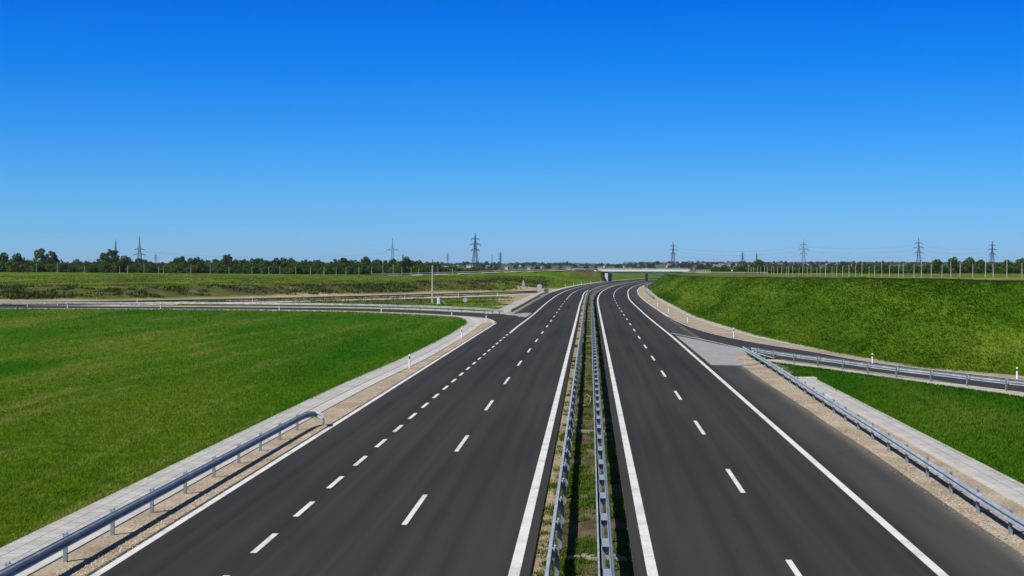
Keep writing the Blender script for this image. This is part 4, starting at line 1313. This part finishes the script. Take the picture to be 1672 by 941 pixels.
GRT = 'trees behind the right plateau'
for (px, sc, lab) in [(1530, 1.0, 'rounded dark tree right of the wide-armed pylon, behind the pale posts'), (1558, 1.16, 'largest rounded dark tree behind the pale posts on the right'), (1584, 1.12, 'rounded dark tree left of the pylon nearest the right border'),
                      (1600, 0.95, 'dark tree close left of the pylon nearest the right border'), (1644, 0.95, 'dark tree between the last pylon and the right border'), (1668, 1.08, 'dark tree at the right border behind the pale posts'),
                      (1240, 1.0, 'round dark tree beside the far end of the row of pale posts')]:
    place('round', px, 660 + random.uniform(-8, 8), sc, lab, GRT)
px = 1395.0
while px < 1720:
    kind = random.choice(['bush', 'bush', 'round'])
    sc = random.uniform(0.95, 1.3) if kind == 'bush' else random.uniform(0.6, 0.82)
    place(kind, px, random.uniform(665, 720), sc, 'ordinary dark bush in the hedge behind the right plateau' if kind == 'bush' else 'ordinary small rounded tree in the hedge behind the right plateau', GRT, 'bush' if kind == 'bush' else 'tree')
    px += random.uniform(6.5, 10)
for px in list(np.arange(1160, 1188, 6)) + list(np.arange(1200, 1400, 8.5)):
    place('bush', px + random.uniform(-2, 2), random.uniform(720, 860), random.uniform(0.8, 1.2), 'low dark bush between the overpass and the town', 'bushes below the town', 'bush')

# ------------------------------------------------------------------ far town
def house_proto(w, d, h, wm, rm, seed):
    root = empty('house', (0, 0, 0), '', 'house')
    m = MB(); m.box((0, 0, h / 2 - 0.5), (w, d, h + 1.0)); wl = m.build('wall', wm, root)
    e = 0.5
    v = [(-w / 2 - e, -d / 2 - e, h), (w / 2 + e, -d / 2 - e, h), (w / 2 + e, d / 2 + e, h), (-w / 2 - e, d / 2 + e, h), (-w / 2 - e, 0, h + d * .38), (w / 2 + e, 0, h + d * .38)]
    rf = mesh_obj('roof', v, [(0, 1, 5, 4), (2, 3, 4, 5), (0, 4, 3), (1, 2, 5), (3, 2, 1, 0)], rm, root)
    m = MB(); m.box((w * .2, d * .1, h + d * .35), (0.7, 0.7, 1.6)); m.build('chimney', rm, rf)
    for k in (-1, 1):
        m = MB(); m.box((k * w * .25, -d / 2 - 0.01, h * .5), (1.4, 0.08, 1.5)); m.build('window', M_pane, root)
    return root


HP = [house_proto(10, 9, 4.2, M_wall_white, M_roof_red, 1), house_proto(12, 8, 3.6, M_wall_white, M_roof_grey, 2), house_proto(9, 8, 5.5, M_wall_tan, M_roof_red, 3), house_proto(16, 9, 4.5, M_wall_white, M_roof_grey, 4)]
HL = ['tiny white house with a red roof in the far town', 'tiny low white house with a grey roof in the far town', 'tiny tan two-storey house with a red roof in the far town', 'tiny long white building with a grey roof in the far town']
for o in HP: o.location = (0, -320, 0)
hs = []
for k in range(120):
    px = random.uniform(1090, 1420) if k < 98 else random.uniform(715, 1090)
    hs.append((px, random.uniform(1950, 3300)))
for (px, d) in hs:
    i = random.choices([0, 1, 2, 3], [4, 3, 3, 1])[0]
    o = copy_tree(HP[i]); X, Y = gd(px, d); o.location = (X, Y, zat(X, Y)); s = random.uniform(0.6, 0.95) * (0.8 if px < 1090 else 1.0); o.scale = (s, s, s); o.rotation_euler = (0, 0, random.choice([0, 1.57, 0.4, -0.5, 0.9]))
    tag(o, HL[i], 'house', 'houses of the far town')
for (px, d, lab) in [(1178, 1450, 'larger white building with a long roof among bushes beyond the overpass'), (800, 2500, 'isolated white building in the far fields right of the tallest pylon'), (744, 2600, 'isolated white house in the far fields left of the tallest pylon'), (767, 2700, 'isolated white farm building just left of the tallest pylon')]:
    o = copy_tree(HP[3]); X, Y = gd(px, d); o.location = (X, Y, zat(X, Y)); o.scale = (0.7, 0.7, 0.7) if px < 1000 else (1, 1, 1); tag(o, lab, 'house', 'houses of the far town')

# far trees: copies, those of the town and the fields
FT = []
for i in range(4):
    q, f = tree_mesh(8.0, 8.5 if i < 3 else 4.5, 300 + i, 260, 1.5, 'round')[1:]
    o = np_mesh('far_tree', q, f, M_leaf_far); FT.append(o)
for k in range(290):
    px = random.uniform(690, 1460) if k < 130 else random.uniform(1090, 1460); d = random.uniform(1750, 3900) if k < 200 else random.uniform(1700, 2400)
    o = FT[k % 4].copy(); COL.objects.link(o); X, Y = gd(px, d); s = random.uniform(0.7, 1.25)
    o.location = (X, Y, zat(X, Y) - .5); o.scale = (s * 1.2, s * 1.2, s); o.rotation_euler = (0, 0, random.uniform(0, 6.3))
    tag(o, 'tiny distant tree among the houses and fields on the horizon', 'tree', 'far trees on the horizon')
for o in FT: bpy.data.objects.remove(o)

# the far-off wooded skyline reads as one mass
def far_wood():
    g = np.random.default_rng(5); lobes = []
    for k in range(900):
        px = g.uniform(-100, 1780); d = g.uniform(3400, 4700); X, Y = gd(px, d)
        h = g.uniform(3.5, 7.5) * (1.25 if 930 > px > 815 and g.random() < .5 else 1.0)
        lobes.append((X, Y, zat(X, Y) + h * .45, g.uniform(8, 22), 8.0, h * .6))
    q, f = leaf_cloud(lobes, 42000, 2.6, 77)
    o = np_mesh('wood', q, f, M_leaf_far); tag(o, 'dark wooded ridge along the horizon behind the town', 'wood', kind='stuff')


far_wood()
for ll in PR.values():
    for o in ll:
        for c in list(o.children): bpy.data.objects.remove(c)
        bpy.data.objects.remove(o)
for o in HP:
    for c in list(o.children_recursive): bpy.data.objects.remove(c)
    bpy.data.objects.remove(o)

# ------------------------------------------------------------------ grass and weeds
def blades(name, x, y, h, w, mat, label, lean=(0.25, 0.0), nb=3, seed=1, spread=0.08, droop=0.5, comb=0.0):
    """tapering blades; droop is the horizontal reach over the height, comb swirls them together like wind"""
    g = np.random.default_rng(seed)
    z = terrain(x, y)
    n = len(x); X = np.repeat(x, nb); Y = np.repeat(y, nb); Z = np.repeat(z, nb); Hh = np.repeat(h, nb) * g.uniform(0.6, 1.25, n * nb); Wd = np.repeat(w, nb)
    X = X + g.normal(size=n * nb) * np.repeat(spread, nb); Y = Y + g.normal(size=n * nb) * np.repeat(spread, nb)
    a = g.uniform(0, 2 * np.pi, n * nb); ln = droop * g.uniform(0.3, 1.2, n * nb)
    lx, ly = lean
    if comb:
        th = (fbm(X * 0.22, Y * 0.10, seed + 70, 3) - 0.5) * 4.5 + 3.5
        lx = lx + comb * np.cos(th); ly = ly + comb * np.sin(th)
    dx = (np.cos(a) * ln + lx) * Hh; dy = (np.sin(a) * ln + ly) * Hh
    q = np.hypot(dx, dy) + 1e-6
    px_, py_ = -dy / q * Wd / 2, dx / q * Wd / 2
    v = np.stack([np.stack([X - px_, Y - py_, Z - 0.02], 1), np.stack([X + px_, Y + py_, Z - 0.02], 1), np.stack([X + dx, Y + dy, Z + Hh], 1)], 1).reshape(-1, 3)
    f = np.arange(len(v)).reshape(-1, 3)
    o = np_mesh(name, v, f, mat)
    return tag(o, label, 'grass', kind='stuff')


def screen_samples(n, x0, x1, y0, y1, seed):
    """plan positions thinning out with distance like seen detail does"""
    g = np.random.default_rng(seed)
    a = np.radians(g.uniform(x0, x1, n)); inv = g.uniform(1 / y1, 1 / y0, n); r = 1 / inv
    return r * np.sin(a - YAW), r * np.cos(a - YAW)


# lawn on the left
x, y = screen_samples(330000, -30, -1, 34, 270, 3)
poly = [(p.x, p.y) for p in gl if p.y >= 20][:320] + [(-400, GL[-1].y), (-400, 15), (-16.6, 15)]
k = in_poly(x, y, poly); x = x[k]; y = y[k]; r = np.hypot(x, y)
blades('lawn_grass', x, y, 0.055 + 0.0006 * r, 0.020 + 0.00042 * r, M_blade, 'short green grass of the large lawn left of the road', nb=2, seed=4, spread=0.03 + 0.0008 * r, droop=1.6)
# lawn wedge on the right
x, y = screen_samples(150000, 8, 30, 30, 128, 13)
hx = np.interp(y, [p.y for p in reversed(hem)][::1] if hem[0].y > hem[-1].y else [p.y for p in hem], [p.x for p in reversed(hem)] if hem[0].y > hem[-1].y else [p.x for p in hem])
k = (x > np.where(y < 106.5, 15.8, 14.6)) & (x < hx - 2.2); x = x[k]; y = y[k]; r = np.hypot(x, y)
blades('lawn_grass', x, y, 0.07 + 0.0006 * r, 0.020 + 0.00042 * r, M_blade, 'short green grass wedge between the right guardrails', nb=2, seed=14, spread=0.03 + 0.0008 * r, droop=1.6)
# ragged fringes where grass hangs over the paving and the gutter
def fringe(line, n, out, h, mat, label, seed, y1=270):
    g = np.random.default_rng(seed); P = [p for p in line if p.y < y1]
    q = resample(P, 4000); w = np.array([1.0 / max(30, p.length) for p in q]); idx = g.choice(len(q), n, p=w / w.sum())
    off = g.normal(0.02, 0.06, n) * (1 + np.array([fbm(np.array([q[i].y * .5]), np.array([2.0]), 8, 2)[0] for i in idx]))
    ol = offset_line(q, 1.0)
    nx = np.array([ol[i].x - q[i].x for i in idx]); ny = np.array([ol[i].y - q[i].y for i in idx])
    x = np.array([q[i].x for i in idx]) + nx * off * out; y = np.array([q[i].y for i in idx]) + ny * off * out; r = np.hypot(x, y)
    blades('edge_grass', x, y, h + 0.0006 * r, 0.022 + 0.0004 * r, mat, label, lean=(0, 0), nb=2, seed=seed, spread=0.03 + 0.0003 * r, droop=1.2)


fringe(gl, 9000, 1.0, 0.09, M_blade, 'ragged grass hanging over the edge of the left pavers', 71)
fringe([Vector((15.75, yy, 0)) for yy in np.arange(22, 105, 1.0)], 4000, -1.0, 0.09, M_blade, 'ragged grass hanging over the edge of the right pavers', 72)
fringe([Vector((float(np.interp(yy, rfy, rfx)) + 0.25, yy, 0)) for yy in np.arange(85, 420, 1.5)], 7000, -2.2, 0.12, M_blade_long, 'ragged grass hanging over the gutter at the foot of the right bank', 73, 420)
fringe(offset_line(hem, -2.12), 3500, -1.0, 0.08, M_blade, 'ragged grass along the gravel hem of the ramp guardrail', 74)
# long grass on the right bank
x, y = screen_samples(420000, 3, 32, 80, 560, 23)
wr, wl, wa = outside(x, y)
top = wr - np.interp(y, PR_Y, PR_H) * 1.75
den = fbm(x * 0.5, y * 0.35, 51, 3)
k = (wr > 0.35) & (top < 2.5) & (den > 0.12); x = x[k]; y = y[k]; r = np.hypot(x, y)
blades('bank_grass', x, y, 0.05 + 0.0005 * r, 0.03 + 0.0005 * r, M_blade_long, 'long wind-combed grass on the high bank right of the ramp', lean=(-0.9, -0.3), nb=3, seed=24, spread=0.05 + 0.001 * r, droop=1.2, comb=0.45)
# weeds on the left bank
x, y = screen_samples(60000, -24, 3, 310, 640, 33)
wr, wl, wa = outside(x, y)
den = 0.6 * fbm(x * 0.09, y * 0.14, 61, 4) + 0.4 * fbm(x * 0.4, y * 0.5, 63, 3)
k = (wl > 4) & (wr < 0) & (den > 0.47) & ((wl < 60) | (den > 0.58)); x = x[k]; y = y[k]; r = np.hypot(x, y); dd = den[k]; wl = wl[k]
hgt = (0.24 + 0.3 * (dd - 0.47) * 5) * (1.0 - 0.5 * sstep(25, 60, wl)); lowb = (wl < 24 + 10 * (vnoise(x * .06, y * .06, 3) - .5)) & (x < -15)
blades('weeds', x[lowb], y[lowb], 1.3 * hgt[lowb], 0.4 + 0 * x[lowb], M_weed_dark, 'rough dark weeds along the foot of the low bank beyond the left ramp', nb=4, seed=34, spread=0.5 + 0 * x[lowb])
blades('weeds', x[~lowb], y[~lowb], hgt[~lowb], 0.4 + 0 * x[~lowb], M_weed, 'scattered green weed tufts on the upper part of the left bank', nb=4, seed=36, spread=0.5 + 0 * x[~lowb])
# weeds in the lowland
x, y = screen_samples(9000, -20, 0, 286, 420, 43)
wr, wl, wa = outside(x, y); den = fbm(x * 0.12, y * 0.12, 65, 3)
k = (wa < -22) & (x < -13.8) & (y > 290) & (den > 0.5); x = x[k]; y = y[k]
blades('weeds', x, y, 0.3 + 0 * x, 0.3 + 0 * x, M_weed, 'low brownish weeds in the hollow between the two left ramps', nb=3, seed=44, spread=0.4 + 0 * x)
# median weeds: separate clumps on bare soil
nc = 1050
cx = rng.uniform(-1.42, 1.1, nc); cy = 1 / rng.uniform(1 / 330, 1 / 33, nc); cr = rng.uniform(0.05, 0.24, nc)
den = fbm(cx * 1.1, cy * 0.33, 41, 3); k = (den > 0.5) | (rng.uniform(size=nc) < 0.15); cx = cx[k]; cy = cy[k]; cr = cr[k]
per = 26; x = np.repeat(cx, per) + rng.normal(size=len(cx) * per) * np.repeat(cr, per); y = np.repeat(cy, per) + rng.normal(size=len(cx) * per) * np.repeat(cr * 1.6, per)
k = (x > -1.5) & (x < 1.14); x = x[k]; y = y[k]; r = y
blades('median_weeds', x + S(y), y, 0.07 + 0.0006 * r, 0.03 + 0.0004 * r, M_blade_med, 'patchy green weeds in the soil of the median', lean=(0.1, 0), nb=2, seed=54, spread=0.03 + 0.0004 * r, droop=1.0)

# loose stones on the sandy shoulders, a few kicked onto the asphalt edge
def stones(x, y, z0, seed, label):
    g = np.random.default_rng(seed); n = len(x); r = g.uniform(0.012, 0.035, n) * (1 + 0.004 * np.hypot(x, y))
    o8 = np.array([[1, 0, 0], [0, 1, 0], [-1, 0, 0], [0, -1, 0], [0, 0, 1]], float)
    v = o8[None] * r[:, None, None] * g.uniform(0.6, 1.4, (n, 5, 1)); a = g.uniform(0, 6.28, n); c, s_ = np.cos(a)[:, None], np.sin(a)[:, None]
    X = v[..., 0] * c - v[..., 1] * s_ + x[:, None]; Y = v[..., 0] * s_ + v[..., 1] * c + y[:, None]; Z = v[..., 2] * 0.8 + z0
    f = (np.array([[0, 1, 4], [1, 2, 4], [2, 3, 4], [3, 0, 4]])[None] + 5 * np.arange(n)[:, None, None]).reshape(-1, 3)
    tag(np_mesh('stones', np.stack([X, Y, Z], -1).reshape(-1, 3), f, M_stone), label, 'stones', kind='stuff')


M_stone = leaf_mat('stone', [(0.0, (0.12, 0.10, 0.08)), (0.5, (0.30, 0.25, 0.19)), (1.0, (0.50, 0.46, 0.40))], transl=0.0)
n = 5200; y = 1 / rng.uniform(1 / 190, 1 / 30, n); x = -12.85 - np.abs(rng.normal(0, 0.55, n)) + 0.1; k = x > -14.4
stones(x[k], y[k], 0.003, 81, 'loose pebbles on the sandy shoulder left of the road')
n = 5200; y = 1 / rng.uniform(1 / 122, 1 / 30, n); x = 11.85 + np.abs(rng.normal(0, 0.9, n)) - 0.15; k = x < 13.3
stones(x[k], y[k], 0.004, 82, 'loose pebbles on the sandy shoulder right of the road')

# ------------------------------------------------------------------ light
ld = Vector((0.76, 0.78, -1.0)).normalized()
sd = bpy.data.lights.new('sun', 'SUN'); sd.energy = 5.0; sd.angle = R(0.53); sd.color = (1.0, 0.95, 0.87)
so = bpy.data.objects.new('sun', sd); COL.objects.link(so); so.rotation_euler = ld.to_track_quat('-Z', 'Y').to_euler(); so.location = (-50, -20, 60)
w = bpy.data.worlds.new('World'); scene.world = w; w.use_nodes = True
nt = w.node_tree; bg = nt.nodes['Background']
sky = nt.nodes.new('ShaderNodeTexSky'); sky.sky_type = 'NISHITA'; sky.sun_disc = False
sky.sun_elevation = math.asin(-ld.z); sky.sun_rotation = math.atan2(-ld.x, -ld.y)
sky.altitude = 400; sky.air_density = 1.0; sky.dust_density = 0.3; sky.ozone_density = 3.0
tc = nt.nodes.new('ShaderNodeTexCoord'); sx = nt.nodes.new('ShaderNodeSeparateXYZ'); nt.links.new(tc.outputs['Generated'], sx.inputs[0])
# deep polarised blue: the clear sky's colour is filtered by height above the horizon
flt = ramp(nt, sx.outputs[2], [(0.0, (0.18, 0.35, 0.71)), (0.021, (0.134, 0.322, 0.66)), (0.0535, (0.088, 0.293, 0.61)), (0.086, (0.046, 0.256, 0.605)), (0.13, (0.0085, 0.222, 0.605)), (0.174, (0.001, 0.188, 0.62)), (0.28, (0.10, 0.19, 0.36)), (0.6, (0.135, 0.16, 0.205))])
mul = nt.nodes.new('ShaderNodeVectorMath'); mul.operation = 'MULTIPLY'; nt.links.new(sky.outputs[0], mul.inputs[0]); nt.links.new(flt, mul.inputs[1])
dbl = nt.nodes.new('ShaderNodeVectorMath'); dbl.operation = 'SCALE'; dbl.inputs['Scale'].default_value = 2.0; nt.links.new(mul.outputs[0], dbl.inputs[0])
mr = nt.nodes.new('ShaderNodeMapRange'); mr.inputs['From Min'].default_value = -0.40; mr.inputs['From Max'].default_value = 0.32; mr.inputs['To Min'].default_value = 2.06; mr.inputs['To Max'].default_value = 1.72
nt.links.new(sx.outputs[0], mr.inputs[0]); nt.links.new(mr.outputs[0], dbl.inputs['Scale'])
nt.links.new(dbl.outputs[0], bg.inputs[0]); bg.inputs[1].default_value = 0.10
scene.view_settings.view_transform = 'Standard'; scene.view_settings.look = 'None'; scene.view_settings.exposure = 0.15; scene.view_settings.gamma = 1.0
scene.view_settings.use_curve_mapping = False
scene.cycles.max_bounces = 5; scene.cycles.diffuse_bounces = 2; scene.cycles.glossy_bounces = 2; scene.cycles.transparent_max_bounces = 4

# ------------------------------------------------------------------ air
def haze():
    m = bpy.data.materials.new('haze_air'); m.use_nodes = True; nt = m.node_tree
    nt.nodes.remove(nt.nodes['Principled BSDF'])
    v = nt.nodes.new('ShaderNodeVolumePrincipled'); v.inputs['Density'].default_value = 0.00004; v.inputs['Color'].default_value = (0.72, 0.84, 1.0, 1); v.inputs['Anisotropy'].default_value = 0.1
    nt.links.new(v.outputs[0], nt.nodes['Material Output'].inputs['Volume'])
    b = MB(); b.box((0, 3250, 21), (13400, 7000, 66))
    tag(b.build('haze', m), kind='stuff')


haze()
